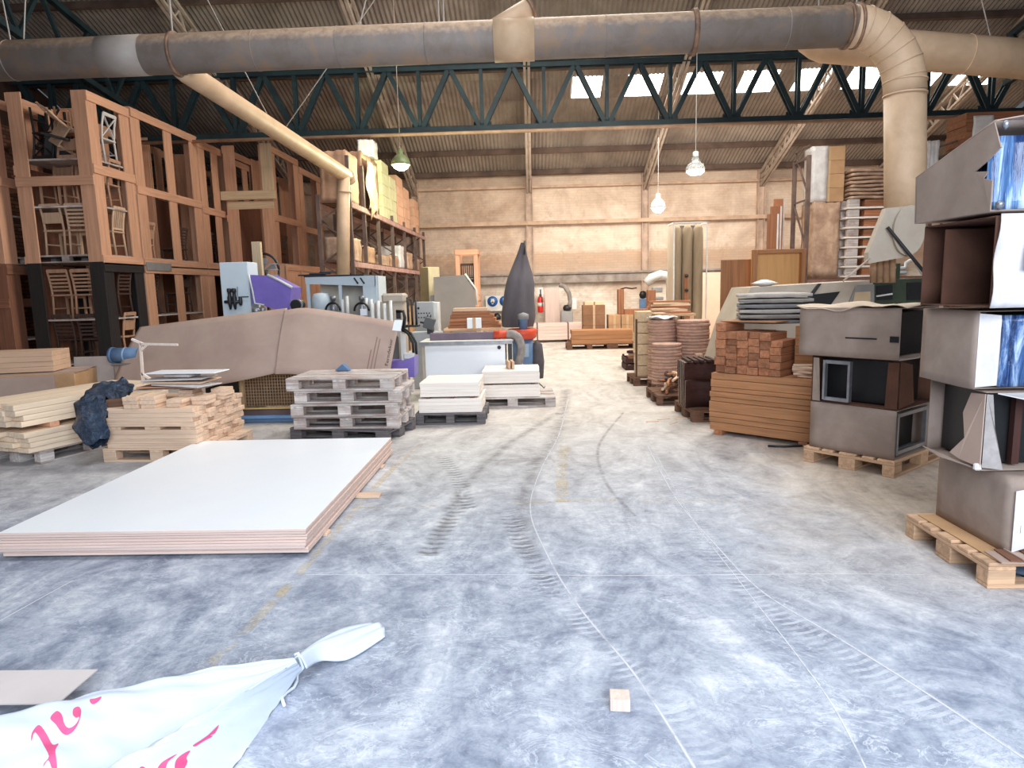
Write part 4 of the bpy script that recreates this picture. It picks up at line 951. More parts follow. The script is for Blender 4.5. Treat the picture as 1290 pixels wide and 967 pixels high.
m = M().box((0, 0, .15), (.16, .16, .3), .02).tube([(0, 0, .3), (.03, 0, .42), (.14, 0, .44)], .03, 8); solo('hand_tool', 'dark hand tool standing right on the bench below the signs', 'tool', m, DKMET, (P(640, 398, 21.6).x, 21.65, .648))

# ================================================================ RIGHT MACHINE AND BOARDS BEHIND
mo = thing('moulding_machine', 'long beige and green moulding machine with a slanted end', 'machine', (3.9, 9.2, 0)); o = mo.location.copy()
def pp_(pts, Y): return [P(x, y, Y) - o for x, y in pts]
body = [P(925, 405, 8.9), P(946, 362, 8.9), P(1100, 353, 8.9), P(1100, 420, 8.9)]
zb = 0
poly = [Vector((body[0].x - .35, 8.9, 0)), body[0], body[1], body[2], Vector((body[2].x, 8.9, 0))]
part(mo, 'machine_body', M().prism([p - o for p in poly], (0, .85, 0)), BEIGEM)
part(mo, 'dark_window', M().prism(pp_([(1009, 384), (1022, 371), (1058, 367), (1046, 384)], 8.895), (0, -.012, 0)), BLACK, 'dark window opening')
part(mo, 'dark_strut', M().prism(pp_([(1002, 394), (1030, 357), (1034, 357), (1008, 394)], 8.89), (0, -.03, 0)), DKMET, 'dark diagonal strut')
part(mo, 'light_guard', M().prism(pp_([(1064, 392), (1078, 359), (1100, 358), (1100, 392)], 8.89), (0, -.03, 0)), GREYM, 'grey guard')
part(mo, 'guard_insert', M().prism(pp_([(1072, 390), (1077, 368), (1096, 367), (1096, 390)], 8.855), (0, -.012, 0)), paint('cream_insert', (206, 184, 150), (196, 172, 138), 4, .6), 'cream insert')
GRN = paint('dark_green_machine_paint', (56, 68, 50), (40, 50, 36), 4, .5)
pg = [P(1101, 353, 8.9), P(1172, 350, 8.9)]
part(mo, 'green_section', M().prism([p - o for p in (Vector((pg[0].x, 8.9, 0)), pg[0], pg[1], Vector((pg[1].x, 8.9, 0)))], (0, .85, 0)), GRN, 'dark green end section')
part(mo, 'vent', M().prism(pp_([(1104, 378), (1104, 360), (1124, 358), (1124, 377)], 8.895), (0, -.01, 0)), BLACK); part(mo, 'vent_edge', M().bar(P(1104, 373, 8.87) - o, P(1124, 370, 8.87) - o, .02, .02), WHITEM)
part(mo, 'dark_panel', M().prism(pp_([(1142, 378), (1142, 356), (1168, 355), (1168, 377)], 8.895), (0, -.01, 0)), BLACK)
part(mo, 'bracket', M().tube(pp_([(1126, 337), (1140, 337), (1141, 331), (1146, 328), (1152, 328), (1162, 345)], 9.1), .02, 8), WHITEM); part(mo, 'bracket', M().tube(pp_([(1126, 343), (1142, 343)], 9.1), .02, 8), WHITEM)
part(mo, 'bracket_post', M().box(P(1130, 344, 9.1) - o, (.05, .05, .25)), GRN)
m = M().grid(lambda u, v: ((u - .5) * .34, (v - .5) * .2, .05 + .05 * math.sin(math.pi * u) * math.sin(math.pi * v)), 12, 8).grid(lambda u, v: ((u - .5) * .34, (v - .5) * .2, .05 - .05 * math.sin(math.pi * u) * math.sin(math.pi * v)), 12, 8)
pb = P(956, 364, 9.2); zz_ = P(946, 362, 8.9).z
solo('cloth_bundle', 'pale cloth bundle on the slanted machine end', 'cloth', m, PLAST, (3.10, 9.15, zz_ + .0), .1)
board('brown_sheet', 'tall orange brown board standing behind the slanted machine end', 'board', None, (P(946, 360, 10.6).x - P(908, 360, 10.6).x, .05, P(925, 327, 10.6).z), (P(927, 360, 10.6).x, 10.6, 0), -.03, W_ORA('Z'))
ft = thing('framed_board', 'orange board with a raised rim standing behind the machine', 'board', (P(979, 350, 10.3).x, 10.3, 0))
hw_ = (P(1012, 350, 10.3).x - P(947, 350, 10.3).x); ht = P(979, 314, 10.3).z
part(ft, 'panel', M().box((0, .02, ht / 2), (hw_, .02, ht)), wood('light_orange_panel', (222, 170, 110), .93, 'Z', .03))
for sx_ in (-1, 1): part(ft, 'rim', M().box((sx_ * (hw_ / 2 - .03), -.04, ht / 2), (.06, .10, ht), .004), W_ORA('Z'))
part(ft, 'rim', M().box((0, -.04, ht - .03), (hw_ - .12, .10, .06), .004), W_ORA('X'))

# ================================================================ RIGHT BACK RACK AND GOODS
rk = thing('pallet_rack', 'brown steel rack behind the machine with an open ladder frame end', 'rack', (5.35, 13.5, 0))
def ladder(parent, x, y0, y1, h, dx=0.0):
    part(parent, 'upright', M().box((x, y0, h / 2), (.07, .07, h)), RACKM); part(parent, 'upright', M().box((x + dx, y1, h / 2), (.07, .07, h)), RACKM)
    m = M(); k = 0; z = .3
    while z < h - .5:
        m.bar((x, y0, z), (x + dx, y1, z + .9 if k % 1 == 0 else z), .03, .03); m.bar((x, y0, z + .9), (x + dx, y1, z + .9), .03, .03); z += 1.0; k += 1
    m.bar((x, y0, h - .03), (x + dx, y1, h - .03), .04, .04); part(parent, 'ladder_brace', m, RACKM)
ladder(rk, 0, 0, .75, 4.02, .02); ladder(rk, 2.75, 0, .75, 4.02); ladder(rk, 4.5, 0, .75, 4.02)
for z_ in (1.62, 3.35):
    for y_ in (0, .75): part(rk, 'beam', M().box(((1.38, 3.3)[z_ > 3], y_, z_), ((2.7, 2.3)[z_ > 3], .05, .11)), BEAMM)
    part(rk, 'shelf_deck', M().box(((1.38, 3.3)[z_ > 3], .375, z_ + .065), ((2.68, 2.28)[z_ > 3], .9, .018)), W_DPAL('X'))
zsh = 1.695; rx, ry = 5.35, 13.5
# wrapped bundle, box tower on it
xb = P(1020, 300, 13.8).x
def bale(lb, loc, d, rz=0, mat=WRAP, cat='bale', name='wrapped_bale', seed=1, group=None):
    m = M(); n = 10; rr = random.Random(seed); ph = [rr.random() * 6 for _ in range(6)]
    def q(p):
        x, y, z = p; w_ = .018 * math.sin(9 * z + ph[0] + 4 * x) + .014 * math.sin(17 * x + 11 * y + ph[1]) + .01 * math.sin(29 * z + 13 * y + ph[2])
        return Vector((x * d[0] * (1 + w_ * 1.2), y * d[1] * (1 + w_ * 1.5), (z * d[2] * (1 + w_ * .6)) if z > .02 else 0))
    for f_ in (lambda u, v: (u - .5, -.5, v), lambda u, v: (u - .5, .5, v), lambda u, v: (-.5, u - .5, v), lambda u, v: (.5, u - .5, v), lambda u, v: (u - .5, v - .5, 1.0), lambda u, v: (u - .5, v - .5, 0.0)): m.grid(lambda u, v, f_=f_: q(f_(u, v)), n, n)
    return solo(name, lb, cat, m, mat, loc, rz, group)
bale('dusty paper wrapped bundle on the rack, right of the ladder frame', (5.78, 13.92, zsh), (.50, .60, 1.46), 0, WRAP, seed=3)
tw = [P(1050, 255, 13.9), ]
for k in range(4):
    box_carton('tan and white carton tower on the right rack, %s' % nth(k + 1, 4), (5.83, 13.92, zsh + 1.47 + k * .262), (.60, .42, .26), -.06, CARD3, 'cartons in the tower on the rack')
m = M().grid(lambda u, v: (-.08 + u * .30, -.225 - .004 * math.sin(14 * v), v * 1.05), 4, 12).grid(lambda u, v: (-.08 , -.225 + u * .44, v * 1.05), 4, 12)
solo('plastic_cover', 'white plastic sheet hanging over the left of the carton tower', 'plastic', m, PLAST, (5.58, 13.92, zsh + 1.47), -.06, solid=.004)
# stack of shallow trays
xa = P(1042, 330, 13.4).x; xb_ = P(1121, 330, 13.4).x
TR = W_RED('X')
for k in range(8):
    tr_ = thing('wooden_tray', 'shallow wooden tray with pale edges on the rack, %s' % nth(k + 1, 8), 'tray', (6.56, 13.80, zsh + .001 + k * .186), 0, 'shallow trays stacked on the rack')
    part(tr_, 'tray_slab', _bc.setdefault('trs', M().box((0, 0, .020), (.92, .62, .036), .006).mesh('tray_slab', W_PALE('X'))), None, 'pale slab')
    part(tr_, 'tray_box', _bc.setdefault('trb', M().box((.16, -.02, .105), (.54, .52, .13)).mesh('tray_box', W_RED('X'))), None)
    for q_ in ((-.32, -.25, .11), (-.34, .03, .11), (-.30, .25, .11)): part(tr_, 'tray_edge', _bc.setdefault('tre', M().box((0, 0, 0), (.22, .10, .14), .01).mesh('tray_edge', W_GREY('X'))), None, 'pale block end', loc=q_)
for k in range(8):
    m = M().grid(lambda u, v: ((u - .5) * .86, (v - .5) * .56, .020 - .014 * math.cos(2 * math.pi * u) * (1 if k % 2 else .4) * 0 + .006 * math.sin(7 * u + k) + .004 * math.sin(9 * v)), 14, 6)
    solo('paper_sheet_bundle', 'grey brown paper wrapped flat bundle above the trays, %s' % nth(k + 1, 8), 'bundle', m, WRAP, (6.62 + rnd(.02), 13.8, zsh + 1.50 + k * .072), rnd(.04), group='flat bundles on top of the trays', solid=.05)
# red brown panels with white edges, left of the rack frame
for k in range(3):
    b0 = P(972 + 9 * k, 300, 14.6)
    db = thing('door_panel', 'tall red brown panel with white edge left of the rack, %s' % ('leftmost', 'middle', 'rightmost')[k], 'panel', (b0.x, 14.6 + .25 * k, 0), 0, 'tall panels left of the rack')
    hh_ = 3.05 + .18 * k
    part(db, 'panel_face', M().box((0, 0, hh_ / 2), (.20, .03, hh_)), W_RED('Z')); part(db, 'white_edge', M().box((.115, -.005, hh_ / 2), (.03, .04, hh_)), WHITEM, 'white edge strip')
# goods on the high shelf far right
for k in range(11):
    board('brown_board', 'red brown board on the high right shelf, %s' % nth(k + 1, 11), 'board', 'brown boards on the high shelf', (1.05, .62, .115), (rx + 3.15 + .3 + rnd(.015), 13.85, 3.426 + k * .1175), 0, W_RED('X'))
m = M().grid(lambda u, v: (-.02 + .10 * math.sin(9 * v) * .1 + u * .38, -.335 - .006 * math.sin(30 * v), v * 1.22), 6, 26)
solo('plastic_cover', 'torn white plastic over the brown boards on the high shelf', 'plastic', m, PLAST, (rx + 3.05, 13.85, 3.43), 0, solid=.004)
bale('white plastic wrapped block left of the vertical duct on the high shelf', (rx + 2.40, 13.86, 3.426), (.20, .5, .82), 0, PLAST, 'block', 'wrapped_block', 9)
# ================================================================ LEFT: WHITE SHEET PILE
wc = Vector((-2.4375, 5.34, 0)); WW, WL = 1.985, 2.62
EDGE = W_PINK('X')
for k, y_ in enumerate((4.45, 5.30, 6.2)):
    ln = 2.02 if k != 1 else 2.16
    board('bearer', 'bearer stick under the white sheet pile, %s' % ('nearest the camera', 'poking out at the right side', 'farthest')[k], 'bearer', None, (ln, .09, .022 if k != 1 else .022), (wc.x + (0 if k != 1 else .10), y_, 0), -.02, W_CUT('X'))
z = .0225
hs = (.019, .019, .019, .019, .016, .019, .016, .019, .019)
for k, h in enumerate(hs):
    top = k == len(hs) - 1
    dx_, dy_ = (rnd(.012), rnd(.010)) if not top else (0, 0)
    if k < 2: dx_ = -.0; dy_ = .02
    o_ = board('laminated_sheet', ('blank white top sheet of the large sheet pile on the floor' if top else 'large board with pinkish edge, %s in the white topped sheet pile' % nth(k + 1, 9)), 'sheet', 'sheets in the white topped pile', (WW, WL, h - .0015), (wc.x + dx_, wc.y + dy_, z), rnd(.0015) if not top else 0, EDGE if not top else EDGE, .002)
    z += h
    if top:
        me = M(); me.box((0, 0, (h - .0015) / 2), (WW, WL, h - .0015), .002); me2 = me.mesh('laminated_sheet', [EDGE, WHITE_B])
        for p in me2.polygons:
            if p.normal.z > .9: p.material_index = 1
        o_.data = me2
# ================================================================ LEFT: PINE PLANK BUNDLES
pdv = Vector((.32, .947, 0)).normalized(); pnv = Vector((-pdv.y, pdv.x, 0)); pyaw = math.atan2(pdv.y, pdv.x)
pc0 = Vector((-5.00, 6.36, 0)); PLN = 1.75
pallet('grey pallet under the pine plank bundles at the left edge', pc0 + pdv * .75 + pnv * .44, pyaw, W_GREY)
def ply(tier, z0, rows, n, w_, h):
    for r_ in range(rows):
        for c_ in range(n):
            off = rnd(.05); 
            board('pine_plank', 'pine plank, %s bundle, %s layer, %s from the right side' % (tier, nth(r_ + 1, rows), ('outermost', 'second', 'third', 'fourth', 'fifth')[c_]), 'plank', 'pine planks in the %s bundle' % tier,
                  (PLN, w_ - .004, h - .003), pc0 + pdv * (PLN / 2 + off) + pnv * (w_ * (c_ + .5) + rnd(.004) + (0 if tier == 'lower' else .06)) + Vector((0, 0, z0 + r_ * h)), pyaw + rnd(.006), W_PINE('X'))
ply('lower', .146, 4, 5, .16, .052)
for k, f_ in enumerate((.35, 1.2)):
    board('spacer_block', 'short spacer between the pine plank bundles, %s' % ('near one', 'far one')[k], 'spacer', 'spacers between the pine bundles', (.10, .80, .05), pc0 + pdv * f_ + pnv * .46 + Vector((0, 0, .3545)), pyaw, W_CAGE('Y'))
ply('upper', .406, 4, 5, .16, .058)
# brown box and tan boards behind
bxy = Vector((-5.60, 8.02, 0)); byaw = .22; bd = Vector((math.cos(byaw), math.sin(byaw), 0)); bn = Vector((-bd.y, bd.x, 0))
lb_ = thing('long_carton', 'long brown cardboard box behind the pine planks at the left edge', 'box', bxy - bd * .95 + bn * .34, byaw)
part(lb_, 'box_body', M().box((0, 0, .38), (1.9, .66, .76), .006), CARD3); part(lb_, 'top_flap', M().box((0, -.1, .764), (1.92, .44, .006)).box((.02, .22, .772), (1.86, .24, .006)), CARD); part(lb_, 'side_patch', M().box((.42, -.333, .38), (.62, .006, .72)), CARD, 'plainer cardboard patch')
for k in range(4):
    board('tan_panel_board', 'tan board lying on the long brown box, %s' % nth(k + 1, 4), 'board', 'tan boards on the brown box', (1.5, .5, .062), bxy - bd * 1.02 + bn * .36 + Vector((0, 0, .778 + k * .0635)), byaw + .02 + rnd(.01), W_MDF('X'))
board('grey_card_panel', 'grey cardboard sheet leaning behind the pine planks', 'cardboard sheet', None, (.52, .012, .90), (-5.78, 8.62, 0), .06, paint('grey_card', (176, 166, 158), (164, 152, 146), 3, .85), rot=(-.10, 0, .06))
bm_ = thing('blue_motor', 'blue cylindrical motor on a grey stand beside the large cardboard sheets', 'motor', (-5.36, 8.75, 0))
part(bm_, 'motor_body', M().tube([(-.19, 0, .90), (.17, 0, .90)], .10, 20), BLUEM); part(bm_, 'end_cap', M().tube([(-.21, 0, .90), (-.17, 0, .90)], .108, 20), BLUEM); part(bm_, 'band', M().tube([(-.03, 0, .90), (.0, 0, .90)], .106, 20), paint('light_blue_band', (150, 180, 206), (130, 160, 190), 4, .4))
part(bm_, 'stand', M().box((0, 0, .39), (.26, .22, .78), .01), CARD2); part(bm_, 'base_plate', M().box((.03, 0, .79), (.36, .26, .03), .004), STEEL)

# ================================================================ LEFT: CUT TIMBER PILE
cyaw = -.06; cx_ = Vector((math.cos(cyaw), math.sin(cyaw), 0)); cy_ = Vector((-cx_.y, cx_.x, 0)); c0 = Vector((-4.33, 6.56, 0))
pallet('timber pallet under the cut beech pieces', c0 + cx_ * .52 + cy_ * .46, cyaw, W_CUT, sc=(.95, 1.15, 1))
z = .146
for tier, nl, gap in (('lower', 4, .035), ('upper', 4, 0)):
    for r_ in range(nl):
        for c_ in range(8):
            board('beech_batten', 'beech batten, %s bundle, %s layer, %s from the front' % (tier, nth(r_ + 1, nl), ('first', 'second', 'third', 'fourth', 'fifth', 'sixth', 'seventh', 'last')[c_]), 'batten', 'beech battens in the %s bundle' % tier,
                  (.94 + rnd(.03), .122, .0455), c0 + cx_ * (.49 + rnd(.022)) + cy_ * (.065 + c_ * .126) + Vector((0, 0, z)), cyaw + rnd(.006), W_CUT('X'))
        z += .0465
    if gap:
        for k, f_ in enumerate((.08, .50, .88)):
            board('spacer_strip', '%s spacer strip between the two beech bundles' % ('left', 'middle', 'right')[k], 'spacer', None, (.16, .98, .03), c0 + cx_ * f_ + cy_ * .5 + Vector((0, 0, z)), cyaw, W_CUT('Y'))
        z += .032
zt = z
k = 0
for fx_, fy_, n in ((.30, .10, 3), (.47, .12, 3), (.72, .16, 2), (.90, .30, 2), (.93, .62, 3), (.62, .55, 3)):
    for j in range(n):
        k += 1
        board('beech_offcut', 'beech offcut, %s in the %s stack on the beech pile' % (nth(j + 1, n), ('front left', 'front centre', 'front right', 'right side', 'rear right', 'rear middle')[[.30, .47, .72, .90, .93, .62].index(fx_)]), 'offcut', 'offcuts on the beech pile',
              (.15 + .02 * (j % 2), .20, .038), c0 + cx_ * (fx_ + rnd(.006)) + cy_ * (fy_ + rnd(.006)) + Vector((0, 0, zt + .0005 + j * .039)), cyaw + rnd(.05), W_CUT('Y'))
SHG = paint('grey_board_face', (206, 204, 204), (186, 180, 178), 4, .5)
shp = [((.78, .42, .012), .42, .66, .05, W_GREY('X')), ((.60, .40, .014), .40, .60, .10, W_CAGE('X')), ((.62, .34, .012), .62, .48, -.25, SHG), ((.64, .44, .014), .50, .62, .02, W_CUT('X')), ((.66, .36, .012), .48, .60, .06, SHG), ((.30, .20, .03), .50, .62, -.1, W_GREY('X')), ((.80, .30, .010), .55, .64, -.03, WHITE_B)]
zz = zt + .12
for k, (d_, fx_, fy_, rz_, mt) in enumerate(shp):
    board('sheet_offcut', ('grey bottom', 'reddish', 'pale grey slanting', 'thin beech', 'light grey', 'small thick grey', 'white topmost')[k] + ' offcut sheet on the cut beech pile', 'sheet', 'offcut sheets on the beech pile', d_, c0 + cx_ * fx_ + cy_ * fy_ + Vector((0, 0, zz)), cyaw + rz_, mt, rot=(rnd(.015), rnd(.02), cyaw + rz_)); zz += d_[2] + .012
board('grey_timber_end', 'dark grey timber end beside the crumpled blue plastic', 'timber', None, (.20, .09, .075), c0 + cx_ * .06 + cy_ * .16 + Vector((0, 0, zt + .001)), .3, W_DPAL('X'))
# white angle bracket frame standing at the rear of the pile
wb_ = thing('bracket_stand', 'thin white angled bracket frame standing behind the beech pile', 'stand', P(178, 480, 7.95))
o = wb_.location.copy()
def bp(x, y): return P(x, y, 7.95) - o
WHP = paint('white_wood_strip', (240, 228, 218), (224, 208, 196), 8, .6)
g_ = Vector((0, 0, -o.z))
for nm, a, b_ in (('post', Vector((0, 0, -o.z)), bp(177, 433)), ('top_arm', bp(166, 427), bp(180, 433)), ('top_arm', bp(177, 433), bp(224, 434)), ('brace', bp(178, 441), bp(186, 434)), ('foot_brace', bp(178, 470), bp(189, 477))): part(wb_, nm, M().bar(a, b_, .026, .026), WHP)
part(wb_, 'base_foot', M().bar((-.03, -.12, -o.z + .016), (.12, .12, -o.z + .016), .07, .03), WHP)
# crumpled dark blue plastic between the piles
t = NT('dark_blue_bag_plastic'); nn = t.noise(t.coords((9, 9, 9)), 1.0, 7, .7, 1.2)
col = t.ramp(nn, [(.40, (38, 50, 68)), (.58, (62, 80, 104)), (.72, (120, 138, 160))]); t.bump(nn, 1.0, .05); BAGP = t.done(col, .25)
path = [P(126, 558, 6.42), P(116, 535, 6.50), P(118, 512, 6.70), P(132, 496, 7.0), P(150, 487, 7.25), P(166, 490, 7.35)]
bo = path[0].copy(); bo.z = 0
def bagfn(u, v):
    f_ = u * (len(path) - 1); i = min(int(f_), len(path) - 2); c = path[i].lerp(path[i + 1], f_ - i) - bo
    r_ = (.055 + .09 * math.sin(math.pi * min(1, u * 1.05 + .05)) ** .7) * (1 + .18 * math.sin(5 * v * 6.283 + 9 * u) + .12 * math.sin(11 * v * 6.283 + 23 * u) + .1 * math.sin(31 * u))
    a = v * 2 * math.pi; tg = (path[i + 1] - path[i]).normalized(); s1 = Vector((0, 1, 0)).cross(tg).normalized() if abs(tg.y) < .9 else Vector((1, 0, 0)); s2 = tg.cross(s1)
    return c + s1 * r_ * math.cos(a) * 1.15 + s2 * r_ * .8 * math.sin(a)
m = M().grid(bagfn, 48, 36)
solo('plastic_bag', 'crumpled dark blue plastic bag between the pine planks and beech pile', 'bag', m, BAGP, bo)

# ================================================================ LEFT: LARGE CARDBOARD SHEETS OVER A MACHINE
def bez(a, b, c, d, u, v): return a * ((1 - u) * (1 - v)) + b * (u * (1 - v)) + c * (u * v) + d * ((1 - u) * v)
def cat(pts, u):
    n = len(pts) - 1; f_ = min(max(u, 0), .99999) * n; i = int(f_); t_ = f_ - i
    a, b, c, d = pts[max(i - 1, 0)], pts[i], pts[i + 1], pts[min(i + 2, n)]
    return .5 * ((2 * b) + (c - a) * t_ + (2 * a - 5 * b + 4 * c - d) * t_ * t_ + (3 * b - a - 3 * c + d) * t_ ** 3)
top = [P(176, 412, 8.95), P(236, 404, 8.85), P(300, 396, 8.75), P(362, 388, 8.70)]
bot = [P(142, 484, 8.55), P(205, 489, 8.40), P(262, 486, 8.25), P(310, 478, 8.18), P(346, 470, 8.20)]
CBX = Vector((-4.0, 8.6, 0))
m = M().grid(lambda u, v: cat(bot, u).lerp(cat(top, u), v) - CBX + Vector((0, -.05 * math.sin(math.pi * v), 0)), 28, 10)
solo('cardboard_sheet', 'large bent cardboard sheet, the left of two over the purple machine', 'cardboard', m, CARD, CBX, solid=.008, fix=False)
top2 = [P(358, 391, 8.62), P(388, 388, 8.60), P(445, 396, 8.55), P(503, 406, 8.50)]
bot2 = [P(346, 471, 8.10), P(378, 472, 8.10), P(425, 485, 8.14), P(488, 490, 8.20)]
CB2 = Vector((-2.5, 8.4, 0))
m = M().grid(lambda u, v: cat(bot2, u).lerp(cat(top2, u), v) - CB2 + Vector((0, -.03 * math.sin(math.pi * v), 0)), 28, 10)
cb2 = thing('cardboard_sheet', 'large cardboard sheet with printed lettering, the right of two over the machine', 'cardboard', CB2)
sh2 = part(cb2, 'sheet', m, CARD, fix=False, solid=.008)
INK = paint('brown_black_ink', (70, 54, 50), (58, 44, 42), 8, .8); INKR = paint('red_brown_ink', (150, 76, 70), (136, 66, 60), 8, .8); INKF = paint('faint_brown_ink', (150, 122, 110), (142, 114, 102), 8, .8)
def text_mesh(body, size, shear=0.0):
    cu = bpy.data.curves.new('lettering', 'FONT'); cu.body = body; cu.size = size; cu.align_x = 'LEFT'; cu.shear = shear; cu.resolution_u = 3
    ob = bpy.data.objects.new('lettering', cu); COL.objects.link(ob); dg = bpy.context.evaluated_depsgraph_get(); me = bpy.data.meshes.new_from_object(ob.evaluated_get(dg)); bpy.data.objects.remove(ob); return me
def on_sheet2(u, v): return cat(bot2, u).lerp(cat(top2, u), v) + Vector((0, -.03 * math.sin(math.pi * v) - .008, 0)) - CB2
def print_on(body, u0, v0, v1, hgt, mat, name='printed_lettering'):     # reads upwards along the sheet's right edge
    me = text_mesh(body, 1.0); xs = [v.co.x for v in me.vertices]; L_ = max(xs)
    for vt in me.vertices:
        vv = v0 + (v1 - v0) * vt.co.x / L_; uu = u0 - vt.co.y * hgt; vt.co = on_sheet2(uu, vv)
    me.materials.clear(); me.materials.append(mat); return part(cb2, name, me, None, 'printed lettering')
print_on('Ferndekor', .965, .34, .74, .040, INK)
for u_, a, n_, mt in ((.915, .10, 7, INKR), (.955, .12, 4, INK)):      # smudged, unreadable stamps
    for k in range(n_):
        m = M(); m.grid(lambda u, v, u_=u_, a=a, k=k: on_sheet2(u_ + u * (.018 + .006 * (k % 2)), a + .024 * k + .016 * v), 1, 1); part(cb2, 'printed_mark', m, mt, 'smudged printed mark', fix=False)
for k, (u_, a, b_) in enumerate(((.845, .18, .74), (.865, .20, .72), (.825, .16, .55))):
    m = M(); m.grid(lambda u, v, u_=u_, a=a, b_=b_: on_sheet2(u_ + u * .007, a + (b_ - a) * v), 1, 14); part(cb2, 'printed_line', m, INKF, 'faint printed line', fix=False)
solo('paper_note', 'white paper note at the upper right corner of the lettered cardboard', 'paper', M().add([P(497, 403, 8.44) - CB2, P(507, 403, 8.44) - CB2, P(505, 417, 8.42) - CB2, P(494, 416, 8.42) - CB2], [(0, 1, 2, 3)]), WHITE_B, CB2, solid=.002)
# edge machine under the cardboard
em = thing('edging_machine', 'purple and blue edging machine hidden under the large cardboard sheets', 'machine', (-3.2, 9.2, 0)); o = em.location.copy()
part(em, 'machine_body', M().box((.05, .0, .60), (2.5, .75, .84), .02), DKMET)
part(em, 'blue_base', M().box((-.05, -.44, .03), (1.5, .50, .06), .01), BLUEM, 'blue steel base')
part(em, 'base_rail', M().box((-.05, -.72, .085), (1.5, .05, .045), .006), paint('light_blue_rail', (120, 158, 200), (104, 140, 182), 4, .45), 'lighter blue rail')
part(em, 'tan_rail', M().box((-.05, -.70, .195), (1.5, .03, .02)), paint('yellow_rail', (222, 188, 120), (204, 170, 106), 5, .5), 'yellow rail'); part(em, 'kick_panel', M().box((-.05, -.60, .135), (1.5, .03, .10)), paint('mauve_panel', (126, 104, 104), (112, 92, 92), 4, .6))
mesh_ = M(); y_ = -.66
for k in range(27): mesh_.box((-.60 + k * .036, y_, .41), (.005, .005, .42))
for k in range(11): mesh_.box((-.13, y_ + .004, .22 + k * .04), (.96, .005, .005))
MESHY = paint('yellow_guard_wire', (184, 156, 118), (160, 132, 98), 6, .5)
gm = part(em, 'mesh_guard', mesh_, MESHY, 'tan wire mesh guard')
part(em, 'guard_post', M().box((-.56, -.665, .41), (.05, .03, .44)).box((.34, -.665, .41), (.05, .03, .44)), MESHY)
part(em, 'inner_plate', M().box((-.1, -.52, .41), (1.0, .01, .44)), paint('brown_inner_plate', (120, 96, 78), (100, 80, 64), 4, .8))
part(em, 'handle_ring', M().tube([(.12 + .10 * math.cos(a), -.672, .55 + .07 * math.sin(a)) for a in [math.pi + k * math.pi / 10 for k in range(11)]], .008, 8), MESHY)
# control cabinet, purple hood and extras
cabx = [P(278, 360, 9.25), P(314, 360, 9.25)]; ztop_ = P(296, 330, 9.25).z
part(em, 'control_cabinet', M().box(((cabx[0].x + cabx[1].x) / 2 - o.x, 9.42 - o.y, ztop_ / 2), (cabx[1].x - cabx[0].x, .34, ztop_), .01), BLUEW, 'pale blue upright cabinet')
hood = [P(x, y, 9.15) - o for x, y in ((315, 346), (337, 347), (367, 362), (365, 389), (345, 389), (322, 382), (318, 383))]
part(em, 'purple_hood', M().prism(hood, (0, .40, 0)), PURP, 'purple hood')
part(em, 'hood_edge', M().tube([P(x, y, 9.13) - o for x, y in ((313, 345), (318, 365), (321, 382), (333, 384))], .012, 8), WHITEM); part(em, 'hood_edge', M().tube([P(x, y, 9.14) - o for x, y in ((337, 346), (352, 353), (368, 362))], .018, 8), WHITEM)
for px, py in ((289, 371), (295, 371)):
    q = P(px, py, 9.2) - o; part(em, 'regulator', M().lathe([(.012, -.20), (.028, -.12), (.032, -.04), (.022, -.01), (.022, .03), (.03, .035), (.03, .08), (.02, .085)], 12, q), DKMET)
q = P(293, 380, 9.2) - o; part(em, 'regulator_bar', M().tube([q + Vector((-.11, 0, 0)), q + Vector((.12, 0, 0))], .022, 10), DKMET); part(em, 'regulator', M().lathe([(.015, -.06), (.025, -.03), (.025, .04), (.012, .06)], 10, P(303, 379, 9.2) - o), DKMET)
part(em, 'cable', M().tube([P(300, 374, 9.22) - o, P(313, 373.5, 9.2) - o], .007, 6), BLACK); part(em, 'cable', M().tube([P(299, 361, 9.23) - o, P(299, 373, 9.22) - o], .004, 6), BLACK)
part(em, 'grey_fitting', M().tube([P(323, 388, 9.05) - o, P(323, 395, 9.05) - o], .055, 12).tube([P(331, 387, 9.1) - o, P(331, 394, 9.1) - o], .04, 12), STEEL)
q = P(374, 384, 8.95) - o; part(em, 'motor', M().tube([q + Vector((0, -.06, 0)), q + Vector((0, .14, 0))], .07, 18), BLACK, 'round black motor'); part(em, 'motor_ring', M().tube([q + Vector((0, -.03, 0)), q + Vector((0, .0, 0))], .082, 18), STEEL)
part(em, 'white_arm', M().prism([P(x, y, 8.9) - o for x, y in ((504, 419), (510, 421), (511, 452), (506, 455))], (0, .05, 0)), WHITEM); part(em, 'purple_base', M().prism([P(x, y, 8.75) - o for x, y in ((490, 455), (508, 455), (522, 449), (522, 475), (490, 475))], (0, .3, 0)), PURP, 'purple end cover')
part(em, 'cream_block', M().box(P(516, 448, 8.9) - o, (.14, .1, .08), .01), WHITEM)
for dx_ in (0, .04): part(em, 'cable', M().tube([P(505, 414, 8.95) - o + Vector((dx_, 0, 0)), P(514, 420, 8.9) - o + Vector((dx_, 0, 0)), P(520, 432, 8.9) - o + Vector((dx_, 0, 0)), P(521, 446, 8.9) - o + Vector((dx_, 0, 0))], .017, 8), BLACK)
part(em, 'black_bracket', M().tube([P(x, y, 9.3) - o for x, y in ((499, 392), (508, 392), (510, 400), (508, 418))], .022, 8).box(P(502, 397, 9.32) - o, (.06, .03, .10)), BLACK)
